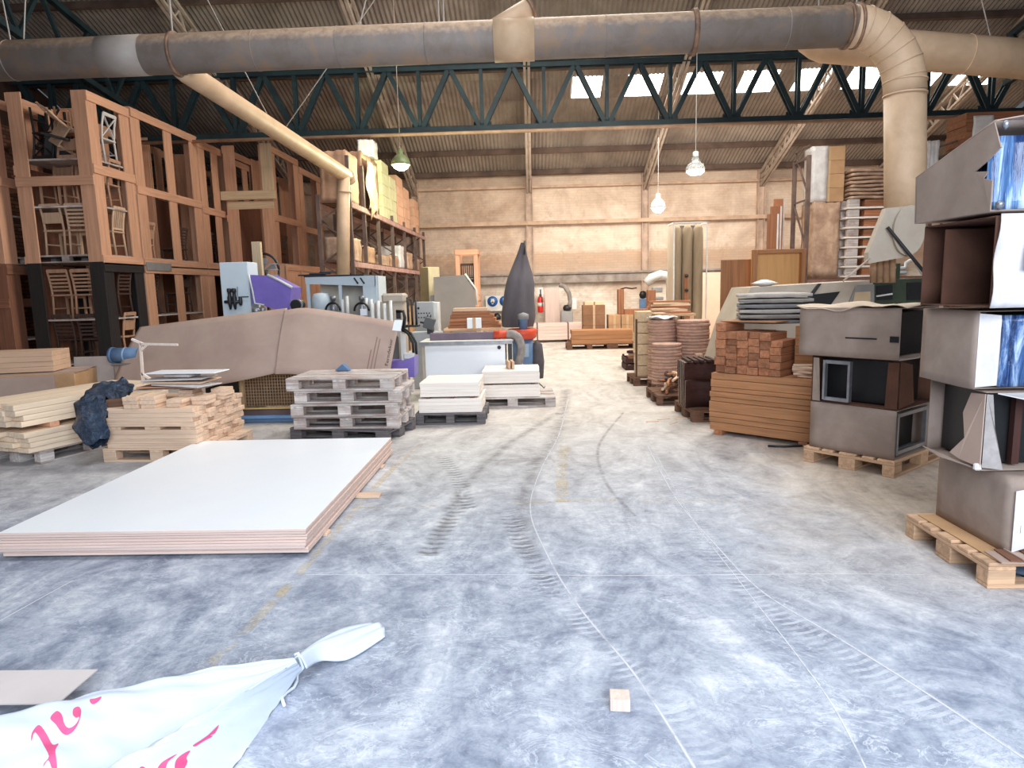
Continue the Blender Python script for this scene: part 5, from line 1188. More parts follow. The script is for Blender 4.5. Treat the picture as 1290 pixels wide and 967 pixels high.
# timber offcut post and fan behind the hood
board('timber_post', 'pale square timber post standing behind the purple hood', 'post', None, (.13, .09, P(326, 304, 10.2).z), (P(324, 340, 10.2).x, 10.25, 0), .1, W_YEL('Z'))
fn = thing('wall_fan', 'dark round fan on a stand behind the purple hood', 'fan', (P(333, 340, 11.0).x, 11.0, 0)); fz = P(334, 340, 11.0).z
part(fn, 'stand', M().tube([(0, .08, 0), (0, .08, fz)], .03, 8), DKMET)
part(fn, 'fan_rim', M().tube([(.24 * math.cos(a), 0, fz + .26 * math.sin(a)) for a in [k * math.pi / 14 for k in range(29)]], .02, 6), DKMET)
for k in range(5): part(fn, 'blade', M().prism([(0, 0, fz), (.2 * math.cos(k * 1.257), .03, fz + .2 * math.sin(k * 1.257)), (.2 * math.cos(k * 1.257 + .6), 0, fz + .2 * math.sin(k * 1.257 + .6))], (0, .012, 0)), GREYM)
for zz_ in (-.09, 0, .09): part(fn, 'grille_bar', M().tube([(-.24, -.03, fz + zz_), (.24, -.03, fz + zz_)], .008, 6), STEEL)
# ---- white open front machine
wm = thing('white_machine', 'pale blue white machine with open windows and hoses behind the cardboard', 'machine', (-2.82, 10.6, 0)); o = wm.location.copy()
xa, xb, zt_ = P(387, 370, 10.3).x - o.x, P(474, 370, 10.3).x - o.x, P(430, 348, 10.3).z
xm = P(429, 370, 10.3).x - o.x
part(wm, 'lower_cabinet', M().box(((xa + xb) / 2, .05, .62), (xb - xa, .7, 1.24), .01), BLUEW)
for x_ in (xa + .02, xm, xb - .14): part(wm, 'window_post', M().box((x_ + (.06 if x_ > xm else 0), -.28, (1.24 + zt_) / 2), ((.24 if x_ > xm else .05), .05, zt_ - 1.24)), BLUEW)
part(wm, 'top_cover', M().prism([(xa - .01, -.32, zt_ - .10), (xb, -.32, zt_ - .16), (xb, -.32, zt_), (xa - .01, -.32, zt_)], (0, .72, 0)), BLUEW); part(wm, 'back_wall', M().box(((xa + xb) / 2, .38, (1.24 + zt_) / 2), (xb - xa, .03, zt_ - 1.24)), paint('cream_machine_panel', (224, 216, 202), (208, 200, 186), 3, .5))
part(wm, 'side_wall', M().box((xb - .0, .03, (1.24 + zt_) / 2), (.02, .7, zt_ - 1.24)), BLUEW); part(wm, 'dark_lid', M().box(((xa + xb) / 2 - .1, 0, zt_ + .012), (xb - xa - .15, .66, .022)), DKMET)
for px, dz in ((432, .0), (438, .05), (462, .02), (468, .0)): q = P(px, 392, 10.2) - o; part(wm, 'white_tube', M().tube([q + Vector((0, 0, -.2)), q + Vector((0, 0, .18 + dz))], .028, 10), WHITEM)
for px in (420, 456):
    q = P(px, 383, 10.15) - o; part(wm, 'spindle', M().lathe([(.05, -.16), (.05, -.02), (.03, 0), (.03, .06), (.045, .06), (.045, .12), (.001, .12)], 14, q), STEEL)
    part(wm, 'black_hose', M().tube([q + Vector((.11 * math.cos(a), -.04, -.10 + .12 * math.sin(a))) for a in [k * math.pi / 12 for k in range(13)]], .016, 8), BLACK)
q = P(405, 378, 10.3) - o; part(wm, 'blue_housing', M().lathe([(.13, -.24), (.15, 0), (.12, .10), (.001, .12)], 18, q), BLUEW); q = P(458, 393, 10.0) - o; part(wm, 'note', M().box(q, (.1, .01, .1)), WHITE_B, 'white paper note')
for k in range(3):
    q = P(392 + 10 * k, 345 - 2 * k, 10.5); board('dark_plate', 'dark flat plate on top of the white machine, %s' % ('lowest', 'middle', 'topmost')[k], 'plate', 'dark plates on the white machine', (.36 - .06 * k, .26, .02), (q.x, 10.55, zt_ + .0245 + k * .021), .2 * k, DKMET)
part(wm, 'top_cable', M().tube([P(446, 350, 10.27) - o, P(451, 357, 10.25) - o], .012, 6), DKMET); part(wm, 'top_cable', M().tube([P(454, 350, 10.27) - o, P(459, 357, 10.25) - o], .012, 6), DKMET)
# cream spindle unit to its right
cu_ = thing('spindle_unit', 'cream machine unit with upright white columns right of the white machine', 'machine', (P(489, 395, 9.95).x, 10.02, 0)); o = cu_.location.copy(); zc = P(485, 380, 9.95).z
part(cu_, 'unit_body', M().box((.02, .06, zc / 2), (.42, .34, zc), .02), BEIGEM)
for k in range(4): part(cu_, 'column', M().tube([(-.20 + k * .09, -.2, .3), (-.20 + k * .09, -.2, zc - .02 + .04 * (k % 2))], .026, 10), WHITEM)
part(cu_, 'top_housing', M().box((.10, -.02, zc + .05), (.34, .3, .14), .03), BEIGEM); part(cu_, 'rod_set', M().tube([(.30, -.1, zc - .30), (.30, -.1, zc + .06)], .016, 8).tube([(.36, -.1, zc - .36), (.36, -.1, zc + .02)], .016, 8).tube([(.42, -.1, zc - .36), (.42, -.1, zc + .02)], .016, 8), DKMET)
part(cu_, 'rod_plate', M().box((.34, -.1, zc - .36), (.24, .16, .03)).bar((.1, -.1, zc - .4), (.3, -.1, zc - .36), .04, .04), DKMET)
# ---- control cabinet and grey box
cp = thing('control_panel', 'grey upright control cabinet with rows of buttons', 'cabinet', (P(534, 400, 12.0).x, 12.0, 0)); o = cp.location.copy(); zc = 1.45
part(cp, 'cabinet_body', M().box((0, .15, zc / 2), (.34, .30, zc), .01), paint('light_grey_cabinet', (176, 178, 180), (166, 168, 170), 3, .5)); part(cp, 'side_cover', M().box((.215, .15, zc / 2), (.09, .30, zc - .02), .01), WHITEM)
for r_ in range(2):
    for c_ in range(5): part(cp, 'button', M().tube([(-.09 + c_ * .048, -.012, zc - .20 - r_ * .075), (-.09 + c_ * .048, .005, zc - .20 - r_ * .075)], .013, 8), DKMET)
part(cp, 'button', M().tube([(-.09, -.014, zc - .11), (-.09, .005, zc - .11)], .02, 10), BLACK, 'larger black button'); part(cp, 'display', M().box((.08, -.004, zc - .275), (.09, .01, .03)), DKMET)
gb = thing('grey_box', 'tilted dark grey box on a light grey pedestal beside the control cabinet', 'box', (P(540, 410, 11.2).x, 11.2, 0)); o = gb.location.copy(); q = P(541, 407, 11.2) - o
part(gb, 'pedestal', M().box((-.06, .2, .48), (.5, .3, .96), .01), paint('pale_grey_pedestal', (186, 188, 192), (170, 172, 176), 3, .5)); part(gb, 'tilted_case', M().box(q, (.17, .12, .19), .01, Matrix.Rotation(.35, 3, 'Y')), paint('slate_case', (96, 98, 102), (84, 86, 90), 4, .5)); part(gb, 'arm', M().bar(q + Vector((-.16, .04, .02)), q + Vector((0, .04, -.02)), .03, .03), DKMET); part(gb, 'case_pin', M().tube([q + Vector((-.03, 0, .08)), q + Vector((-.02, 0, .15))], .01, 6).tube([q + Vector((.02, 0, .07)), q + Vector((.03, 0, .14))], .01, 6), DKMET)
part(gb, 'arm_block', M().box((q.x, .1, q.z - .12), (.1, .14, .12)), DKMET)
# ---- bench machine with white front
bn_ = thing('bench_machine', 'long white fronted saw bench with a purple fence on top', 'machine', (-1.0, 10.35, 0)); o = bn_.location.copy()
part(bn_, 'table_top', M().box((.0, .10, .855), (1.40, .70, .06), .006), paint('pale_table_top', (222, 220, 214), (204, 200, 192), 5, .4)); part(bn_, 'front_panel', M().box((-.02, -.17, .42), (1.22, .03, .80), .004), WHITE_B, 'white front panel')
part(bn_, 'cabinet', M().box((-.02, .14, .42), (1.22, .56, .80), .006), WHITEM); part(bn_, 'knob', M().tube([(.50, -.20, .77), (.50, -.18, .77)], .028, 14), BLACK); part(bn_, 'front_edge', M().box((0, -.262, .855), (1.40, .02, .05)), STEEL)
part(bn_, 'purple_fence', M().box((-.06, .02, .94), (1.02, .10, .11), .006), paint('mauve_fence', (116, 98, 112), (100, 84, 98), 4, .5)); part(bn_, 'leg', M().box((-.655, .1, .41), (.05, .5, .82)), BEIGEM); part(bn_, 'leg', M().box((.655, .1, .41), (.05, .5, .82)), DKMET)
part(bn_, 'orange_coupling', M().tube([(.42, -.02, .955), (.62, -.02, .955)], .065, 18), ORNG, 'orange hose coupling'); part(bn_, 'coupling_ring', M().tube([(.49, -.02, .955), (.51, -.02, .955)], .071, 18), ORNG)
hp = [(.62, -.02, .955), (.72, -.04, .95), (.80, -.08, .88), (.83, -.10, .74), (.80, -.12, .58), (.74, -.12, .42), (.70, -.12, .34)]
hp = [Vector(p) for p in hp]; cp2 = [cat(hp, k / 60) for k in range(61)]
part(bn_, 'flexible_hose', M().tube(cp2, [.062 + .006 * (k % 2) for k in range(61)], 16), HOSE, 'ribbed grey hose')
# ---- dust extractor with tall grey bag
de = thing('dust_extractor', 'red and blue dust extractor under a tall drooping grey filter bag', 'dust extractor', (-.16, 11.4, 0)); o = de.location.copy()
part(de, 'blue_body', M().tube([(.0, 0, .16), (.0, 0, .80)], .175, 24), BLUEM); part(de, 'body_plate', M().box((.02, -.18, .62), (.16, .02, .22)), paint('pale_plate', (176, 196, 214), (160, 180, 200), 4, .4)); part(de, 'red_tray', M().lathe([(.20, .80), (.235, .83), (.25, .96), (.23, .97), (.001, .97)], 28, (.0, 0, 0)), ORNG, 'red orange tray'); part(de, 'white_disc', M().tube([(-.06, -.19, .36), (-.06, -.165, .36)], .07, 16), WHITEM); part(de, 'side_bag', M().lathe([(.001, .1), (.1, .12), (.12, .4), (.09, .7), (.001, .76)], 14, (.24, .05, 0)), paint('dark_side_bag', (84, 80, 84), (70, 66, 70), 6, .8))
part(de, 'base_frame', M().box((0, 0, .11), (.5, .45, .04)), DKMET)
for sx_ in (-.2, .2):
    for sy in (-.18, .18): part(de, 'wheel', M().tube([(sx_ - .015, sy, .045), (sx_ + .015, sy, .045)], .045, 12), BLACK)
part(de, 'motor', M().lathe([(.07, .97), (.07, 1.12), (.085, 1.13), (.085, 1.19), (.001, 1.22)], 16, (.02, -.15, 0)), BLUEM, 'blue motor'); part(de, 'motor_cap', M().lathe([(.092, 1.14), (.092, 1.22), (.001, 1.25)], 16, (.02, -.15, 0)), GREYM)
GBAG = paint('grey_filter_cloth', (104, 98, 102), (84, 78, 82), 3, .95, stretch=(1, 1, .3))
def bagf(u, v):
    a = u * 2 * math.pi; z_ = 1.0 + 1.40 * v
    prof = [.255, .285, .275, .26, .25, .225, .17, .115, .065, .03]; f_ = v * 9; i = min(int(f_), 8); r_ = prof[i] * (1 - f_ + i) + prof[i + 1] * (f_ - i)
    fold = 1 + .10 * math.sin(3 * a + 1.2 + 2.2 * v) * min(1, .3 + v) + .05 * math.sin(7 * a - 3 * v)
    return Vector((-.005 + .10 * (v - .3) * (1 if v > .3 else 0) * .6 - .08 * (1 - v) + r_ * fold * math.cos(a), .10 + r_ * .8 * fold * math.sin(a), z_))
part(de, 'filter_bag', M().grid(bagf, 40, 30), GBAG, 'tall grey cloth bag'); part(de, 'bag_strap', M().tube([(.06, .09, 2.36), (.07, .06, 2.42), (.075, .02, 2.33), (.06, -.03, 2.2)], .014, 6), DKMET)
part(de, 'floor_cable', M().tube([(.2, -.2, .2), (.26, -.3, .08), (.34, -.38, .01), (.36, -.2, .01)], .008, 6), BLACK)
# ---- table with boards and white box, grey cut corner panel
tb_ = thing('board_table', 'low timber table carrying the stacked boards behind the saw bench', 'table', (P(594, 400, 12.4).x, 12.7, 0)); tx = tb_.location.x
ztb = P(594, 413, 12.4).z
part(tb_, 'table_top', M().box((0, 0, ztb - .03), (1.05, .6, .05), .004), W_PAL('X'))
for sx_ in (-.46, .46):
    for sy in (-.24, .24): part(tb_, 'leg', M().box((sx_, sy, (ztb - .055) / 2), (.07, .07, ztb - .055)), W_PAL('Z'))
for k in range(6):
    board('stacked_board', 'brown board, %s in the stack behind the saw bench' % nth(k + 1, 6), 'board', 'boards behind the saw bench', ((.98, .90, .84, .80, .70, .62)[k], .42, .058), (tx + .05 - .035 * k * .5, 12.66, ztb - .004 + k * .0615), rnd(.05), W_RED('X') if k < 5 else W_MDF('X'))
box_carton('small white box in front of the boards behind the saw bench', (P(596, 408, 12.1).x, 12.34, ztb - .004), (.26, .12, .19), .05, WHITE_B, None)
gp_ = thing('grey_guard', 'grey machine guard panel with a cut upper right corner', 'machine guard', (P(570, 380, 14.5).x, 14.5, 0)); o = gp_.location.copy()
gpts = [P(546, 349, 14.5), P(584, 346, 14.5), P(598, 366, 14.5), P(599, 384, 14.5)]; gpts = [p - o for p in gpts]
part(gp_, 'panel', M().prism([Vector((gpts[0].x, 0, 0))] + gpts + [Vector((gpts[3].x, 0, 0))], (0, .06, 0)), paint('dull_grey_guard', (152, 144, 136), (142, 134, 126), 2, .6)); part(gp_, 'white_edge', M().tube([gpts[1] + Vector((.03, .03, .02)), gpts[2] + Vector((.03, .03, .02)), gpts[3] + Vector((.03, .03, 0))], .022, 8), WHITEM, 'white edge')
part(gp_, 'side_housing', M().box((.48, .3, .56), (.24, .5, 1.12), .01), BEIGEM); part(gp_, 'rear_cabinet', M().box((.06, .36, .6), (.6, .5, 1.2), .01), GREYM)
kr = thing('khaki_cylinder', 'tall khaki and beige upright cylinder beside the left pallet rack', 'cylinder', (P(540, 370, 14.6).x + .02, 14.9, 0)); zk = P(538, 336, 14.6).z
part(kr, 'cylinder_body', M().lathe([(.001, 0), (.19, 0), (.19, zk), (.001, zk + .01)], 24), paint('beige_cylinder', (182, 164, 132), (168, 150, 120), 3, .6)); part(kr, 'dark_panel', M().box((-.12, -.15, zk / 2), (.18, .10, zk - .02)), paint('khaki_dark_panel', (116, 98, 64), (102, 86, 56), 3, .7), 'dark khaki panel'); part(kr, 'motor_box', M().box((.06, -.20, P(541, 376, 14.6).z), (.11, .1, .14)), GREYM)
# ---- grey pallets stacked
for k in range(5):
    q = (-2.10 + (0, .03, .01, .05, -.02)[k], 7.70 + (0, .01, -.02, .02, -.01)[k], k * .1445)
    pallet('weathered grey pallet, %s of the empty pallet stack' % nth(k + 1, 5), q, (-.22, -.04, .0, -.02, -.035)[k], W_GREY if k else W_DGR, 'empty grey pallets in a stack')
solo('blue_scrap', 'pointed blue scrap lying on top of the grey pallet stack', 'scrap', M().prism([P(422, 468, 7.9) - Vector((-2.3, 7.9, .722)), P(431, 460, 7.9) - Vector((-2.3, 7.9, .722)), P(440, 468, 7.9) - Vector((-2.3, 7.9, .722))], (0, .12, 0)), BLUEM, (-2.3, 7.9, .735))
# ---- two pallets of pale boards
pallet('dark weathered pallet under the nearer pale board bundles', (-1.03, 8.56, 0), .0, W_DGR, sc=(.72, 1, 1))
z = .146
for tier in ('lower', 'upper'):
    for r_ in range(4):
        for c_ in range(4):
            board('bleached_board', 'bleached board, nearer pallet, %s bundle, %s layer, %s row' % (tier, nth(r_ + 1, 4), ('front', 'second', 'third', 'back')[c_]), 'board', 'bleached boards on the nearer pallet', (.735 if tier == 'upper' else .78, .185, .0435), (-1.03 + rnd(.004), 8.285 + c_ * .19, z), 0, W_PALE('X'))
        z += .0440
    if tier == 'lower':
        for k, x_ in enumerate((-1.3, -1.0, -.75)): board('spacer_strip', '%s spacer between the nearer bleached board bundles' % ('left', 'middle', 'right')[k], 'spacer', None, (.05, .74, .022), (x_, 8.57, z), 0, W_DPAL('Y'))
        z += .0235
pallet('weathered pallet under the farther strapped board bundles', (-.30, 9.68, 0), .03, W_GREY)
z = .146
for tier in ('lower', 'upper'):
    for r_ in range(4):
        for c_ in range(4):
            board('bleached_board', 'bleached board, farther pallet, %s bundle, %s layer, %s row' % (tier, nth(r_ + 1, 4), ('front', 'second', 'third', 'back')[c_]), 'board', 'bleached boards on the farther pallet', (.80 if c_ else .80, .185, .0425), (-.31 + rnd(.008), 9.40 + c_ * .19, z), 0.01, W_PALE('X'))
        z += .0430
    if tier == 'lower':
        for k, x_ in enumerate((-.6, -.3, 0.0)): board('spacer_strip', '%s spacer between the farther bleached board bundles' % ('left', 'middle', 'right')[k], 'spacer', None, (.05, .74, .022), (x_, 9.68, z), 0, W_DPAL('Y'))
        z += .0235
for k in range(2):
    board('small_board', 'small %s board end lying on the farther strapped bundle' % ('left', 'right')[k], 'board', None, (.035, .3, .11), (-.35 + .055 * k, 9.62, z + .001), .15, W_MDF('Y'))
# ================================================================ CHAIR CAGES ALONG THE LEFT
def cage(lb, x0, x1, y0, y1, z0, h, mids=(), pw=.30, mat=W_CAGE, extra=(), front_rails=(), base=True, shelf=(), th=.03, side_rails=None, group='timber chair cages'):
    r_ = thing('chair_cage', lb, 'cage', ((x0 + x1) / 2, (y0 + y1) / 2, z0), 0, group); hx, hy = (x1 - x0) / 2, (y1 - y0) / 2
    for sx_ in (-1, 1):
        for sy in (-1, 1):
            m = M(); m.box((sx_ * (hx - pw / 2), sy * (hy - th / 2), h / 2), (pw, th, h), .004); m.box((sx_ * (hx - th / 2), sy * (hy - th - pw / 2), h / 2), (th, pw, h), .004)
            part(r_, 'corner_post', m, mat('Z'))
    rails = side_rails if side_rails is not None else (.10, h - .11)
    for z_ in rails:
        for sx_ in (-1, 1): part(r_, 'side_rail', M().box((sx_ * (hx + .012), 0, z_), (.024, hy * 2, .17), .003), mat('Y'))
    for z_ in front_rails:
        for sy in (-1, 1): part(r_, 'front_rail', M().box((0, sy * (hy + .012), z_), (hx * 2, .024, .17), .003), mat('X'))
    for y_ in extra: part(r_, 'side_post', M().box((hx - th / 2, y_, h / 2), (th, .32, h), .003), mat('Z')); 
    for y_ in extra: part(r_, 'side_post', M().box((-hx + th / 2, y_, h / 2), (th, .32, h), .003), mat('Z'))
    part(r_, 'darkening_board', M().box((-hx + .05, 0, (h if z0 < 2 else h * .58) / 2), (.02, hy * 2 - .08, (h if z0 < 2 else h * .58) - .04)), W_CAGE_D('Z'))  # dark board added to darken the view through the cage
    for z_ in shelf: part(r_, 'shelf', M().box((0, 0, z_), (hx * 2 - .07, hy * 2 - .07, .03)), W_GREY('X'))
    if base:
        m = M()
        for y_ in (-hy + .10, 0, hy - .10):
            for x_ in (-hx + .10, 0, hx - .10): m.box((x_, y_, .07), (.13, .13, .09))
        m.box((0, 0, .13), (hx * 2 - .08, hy * 2 - .08, .03)); m.box((0, 0, .015), (hx * 2 - .08, hy * 2 - .08, .02)); part(r_, 'pallet_base', m, W_GREY('X'))
    return r_
# chairs
def chair_proto(style, mats, cat_='chair'):
    fr, st = mats; r_ = thing('chair', 'chair', 'chair')
    part(r_, 'seat', M().box((0, 0, .45), (.42, .42, .035), .012), st)
    for sx_ in (-1, 1):
        part(r_, 'leg', M().bar((sx_ * .18, -.18, 0), (sx_ * .18, -.18, .44), .04, .04, c0=.004), fr)
        part(r_, 'leg', M().tube([(sx_ * .185, .21, 0), (sx_ * .185, .18, .44), (sx_ * .185, .21, .70), (sx_ * .185, .26, .92)], .021, 8), fr)
        part(r_, 'side_stretcher', M().bar((sx_ * .18, -.18, .2), (sx_ * .183, .20, .2), .025, .025), fr)
    part(r_, 'seat_rail', M().bar((-.18, -.18, .41), (.18, -.18, .41), .02, .05), fr)
    part(r_, 'top_rail', M().box((0, .258, .90), (.38, .025, .07), .006), fr)
    if style == 'slat':
        for k in range(5): part(r_, 'back_slat', M().box((0, .19 + .013 * k, .54 + k * .068), (.35, .015, .036)), fr)
    elif style == 'spindle':
        for k in range(5): part(r_, 'spindle', M().bar((-.13 + k * .065, .185, .50), (-.13 + k * .065, .255, .88), .022, .022), fr)
        part(r_, 'lower_rail', M().box((0, .19, .51), (.36, .02, .04)), fr)
    elif style == 'cross':
        part(r_, 'cross_bar', M().bar((-.17, .185, .50), (.17, .25, .87), .03, .018), fr); part(r_, 'cross_bar', M().bar((.17, .185, .50), (-.17, .25, .87), .03, .018), fr)
    else:
        part(r_, 'back_panel', M().box((0, .215, .68), (.35, .02, .20), .006), st)
    return r_
WCH = wood('raw_chair_timber', (196, 152, 122), .86, 'Z', .08); DCH = wood('dark_chair_timber', (84, 62, 52), .75, 'Z', .12); BCH = paint('black_chair_enamel', (44, 42, 42), (34, 32, 32), 6, .45); WHC = paint('white_chair_paint', (226, 220, 214), (206, 198, 192), 6, .5); LCH = wood('pale_chair_timber', (220, 184, 152), .88, 'Z', .06)
PROTO = {}
def chair(style, tone, lb, loc, rz=0.0, rot=None):
    k = (style, tone)
    if k not in PROTO:
        PROTO[k] = chair_proto(style, {'raw': (WCH, WCH), 'dark': (DCH, DCH), 'black': (BCH, BCH), 'white': (WHC, WHC), 'pale': (LCH, LCH)}[tone]); o_ = PROTO[k]
        o_['label'] = lb; o_.location = loc; o_.rotation_euler = rot if rot else (0, 0, rz)
    else: o_ = dup(PROTO[k], lb, loc, rz, rot)
    o_['group'] = 'chairs stored in the timber cages'; return o_
ZS, ZU = 2.32, 2.325
X1 = -7.93
cage('black painted lower cage of the nearest left tower, full of chairs', X1 - 1.46, X1, 12.5, 13.80, 0, ZS, mat=W_BLK, side_rails=(ZS - .09,), front_rails=(), base=False, shelf=(.42, 1.26), pw=.27)
cage('reddish upper cage of the nearest left tower, full of jumbled chairs', X1 - 1.46, X1, 12.5, 13.80, ZU, 3.04, pw=.27, side_rails=(.04, 1.68, 2.95), front_rails=(1.47,), shelf=(1.02, 1.86))
cage('lower cage with dark openings, second tower along the left', X1 - 1.46, X1, 13.86, 16.55, 0, ZS, extra=(0.0,), side_rails=(ZS - .09,), base=False, shelf=(1.26,))
u2 = cage('long upper cage of the second tower along the left', X1 - 1.46, X1, 13.86, 16.55, ZU, 3.10, extra=(0.05,), side_rails=(.04, 1.50, 3.0))
part(u2, 'grey_rail', M().box((.765, -.86, -.04), (.03, .95, .17), .003), GREYM, 'grey painted rail')
cage('lower cage of the third tower along the left', X1 - 1.46, X1, 16.6, 18.3, 0, ZS, side_rails=(ZS - .09,), base=False)
cage('upper cage of the third tower along the left', X1 - 1.46, X1, 16.6, 18.3, ZU, 3.05, side_rails=(.04, 1.40, 2.95), extra=(.0,))
cage('lower cage of the fourth tower, behind the pale blue cabinet', X1 - 1.46, X1, 18.36, 20.6, 0, ZS, side_rails=(ZS - .09,), base=False)
cage('upper cage of the fourth tower with a paler upright', X1 - 1.46, X1, 18.36, 20.6, ZU, 2.95, side_rails=(2.85,), extra=(-.2, .3))
X2 = -6.62
cage('lower cage of the protruding tower beside the slim duct', X2 - 1.22, X2, 17.75, 19.85, 0, ZS, side_rails=(ZS - .09,), base=False)
u5 = cage('upper cage of the protruding tower with a fresh yellow corner post', X2 - 1.22, X2, 17.75, 19.85, ZU, 3.12, side_rails=(1.30, 3.02), front_rails=(), pw=.30)
part(u5, 'front_beam', M().box((0, -1.10, 1.86), (1.42, .10, .22), .005), W_YEL('X'), 'fresh yellow cross beam'); part(u5, 'front_beam', M().box((.02, -1.03, 1.62), (1.20, .06, .2), .005), W_YEL('X'))
part(u5, 'yellow_post', M().box((.52, -1.07, 2.52), (.30, .04, 1.24), .005), W_YEL('Z'), 'fresh yellow post')
cage('lower cage at the far end of the protruding row', X2 - 1.22, X2, 19.92, 21.9, 0, ZS, side_rails=(ZS - .09,), base=False)
cage('upper cage at the far end of the protruding row', X2 - 1.22, X2, 19.92, 21.9, ZU, 2.95, side_rails=(1.2, 2.85))
cage('cage with black opening cut by the left frame edge', X1 - 3.26, X1 - 1.78, 12.4, 13.7, ZU, 3.0, side_rails=(1.5, 2.9), front_rails=(1.55,), shelf=(.9,))
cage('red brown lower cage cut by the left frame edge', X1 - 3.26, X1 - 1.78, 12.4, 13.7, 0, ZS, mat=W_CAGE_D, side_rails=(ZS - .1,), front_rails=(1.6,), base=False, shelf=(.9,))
# closed panel crate in front of the far cages
pc_ = thing('panel_crate', 'closed reddish crate with battened sides below the slim duct', 'crate', (-6.0, 17.9, 0))
part(pc_, 'side_panel', M().box((.50, 0, 1.15), (.02, 5.4, 2.30)), W_CAGE('Z')); part(pc_, 'end_panel', M().box((0, -2.69, 1.15), (1.0, .02, 2.3)), W_CAGE('Z')); part(pc_, 'lid', M().box((0, 0, 2.30), (1.04, 5.42, .03)), W_CAGE('Y'))
for y_ in (-2.66, -1.7, -.6, .6, 1.7, 2.66): part(pc_, 'batten', M().box((.525, y_, 1.15), (.03, .12, 2.28), .003), W_CAGE('Z'))
part(pc_, 'top_rail', M().box((.53, 0, 2.24), (.035, 5.4, .13), .003), W_CAGE('Y'))
# chairs in the nearest tower
cx0 = X1 - 1.46 + .28
def row(z_, n, styles, tones, desc, yb=13.0, flip=False, x0_=cx0 + .22, dx_=.45, face=R90 * 2):
    for i in range(n):
        ax = x0_ + i * dx_
        nm = ('left', 'middle', 'right')[i] if n == 3 else ('left', 'right')[i]
        if flip: chair(styles[i], tones[i], '%s %s chair, upside down, %s' % ({'raw': 'raw timber', 'pale': 'pale timber'}.get(tones[i], tones[i]), nm, desc), (ax, yb, z_ + .93), rot=(math.pi, 0, rnd(.1)))
        else: chair(styles[i], tones[i], '%s %s chair, %s' % ({'raw': 'raw timber', 'pale': 'pale timber'}.get(tones[i], tones[i]), nm, desc), (ax, yb, z_), face + rnd(.12))
row(.435, 2, ('slat', 'slat'), ('dark', 'dark'), 'on the lower shelf of the black cage', 12.85)
row(1.277, 2, ('slat', 'slat'), ('raw', 'raw'), 'on the upper shelf of the black cage', 12.85)
row(ZU + .15, 2, ('panel', 'slat'), ('pale', 'pale'), 'at the bottom of the nearest upper cage', 12.86)
row(ZU + 1.037, 2, ('panel', 'panel'), ('raw', 'raw'), 'on the middle shelf of the nearest upper cage', 12.86, flip=False, face=0)
row(ZU + 1.88, 2, ('cross', 'panel'), ('black', 'raw'), 'on the top shelf of the nearest upper cage', 12.86, flip=True)
for k_, (st, tn, lb, loc, rot) in enumerate((('panel', 'black', 'black metal look chair tipped on its back, top of the nearest cage', (cx0 + .25, 13.1, ZU + 2.25), (1.9, .2, .5)), ('slat', 'pale', 'pale slatted chair lying tilted at the top right of the nearest cage', (cx0 + .60, 13.05, ZU + 2.2), (1.2, .5, -.4)), ('panel', 'black', 'second black chair leaning upside down, top of the nearest cage', (cx0 + .35, 13.35, ZU + 2.75), (2.8, .4, .2)))):
    chair(st, tn, lb, loc, rot=rot)
# chairs seen through the aisle side of the nearest tower
for lb, st, tn, z_ in (('pale spindle chair behind the aisle side bars, nearest upper cage bottom', 'spindle', 'pale', ZU + .15), ('raw chair behind the aisle side of the nearest cage, middle shelf', 'panel', 'raw', ZU + 1.037), ('white crossed back chair behind the aisle side, nearest cage top', 'cross', 'white', ZU + 1.88),
                        ('dark slatted chair in the black cage, aisle side, upper shelf', 'slat', 'dark', 1.277), ('raw open backed chair in the black cage, aisle side, lower shelf', 'panel', 'raw', .435)):
    chair(st, tn, lb, (X1 - .32, 13.28, z_), -R90 + rnd(.06))
m_ = [('second', 14.45, 2.30, 'panel', 'raw'), ('second', 15.85, 2.30, 'slat', 'dark'), ('second', 14.45, 1.277, 'slat', 'dark'), ('second', 15.85, 1.277, 'panel', 'dark'), ('third', 17.4, 2.30, 'slat', 'dark'), ('protruding', 18.8, 2.30, 'panel', 'dark')]
for tw_, y_, z_, st, tn in m_:
    chair(st, tn, '%s %s chair, %s cage of %s left tower, %s' % (tn, {'slat': 'slatted', 'panel': 'open back'}[st], 'upper' if z_ > 2 else 'lower', tw_, 'near end' if y_ < 15 else 'far end'), (X1 - .40 if tw_ != 'protruding' else X2 - .4, y_, z_ - (.0 if z_ < 2 else .001)), -R90 + rnd(.1))
for i in range(2): chair(('spindle', 'slat')[i], ('white', 'dark')[i], ('white spindle chair low in the upper cage at the left frame edge', 'dark slatted chair on the shelf at the left frame edge')[i], (X1 - 2.22, 12.8, (2.285, 3.05)[i]), R90 * 2)
stool = thing('stool', 'low stool with pale blue legs standing before the black cage', 'stool', (-8.95, 11.9, 0))
part(stool, 'seat', M().box((0, 0, .44), (.62, .4, .05), .006), W_GREY('X'))
for sx_ in (-.2, .2):
    for sy in (-.14, .14): part(stool, 'leg', M().box((sx_, sy, .21), (.07, .05, .42), .005), BLUEW)

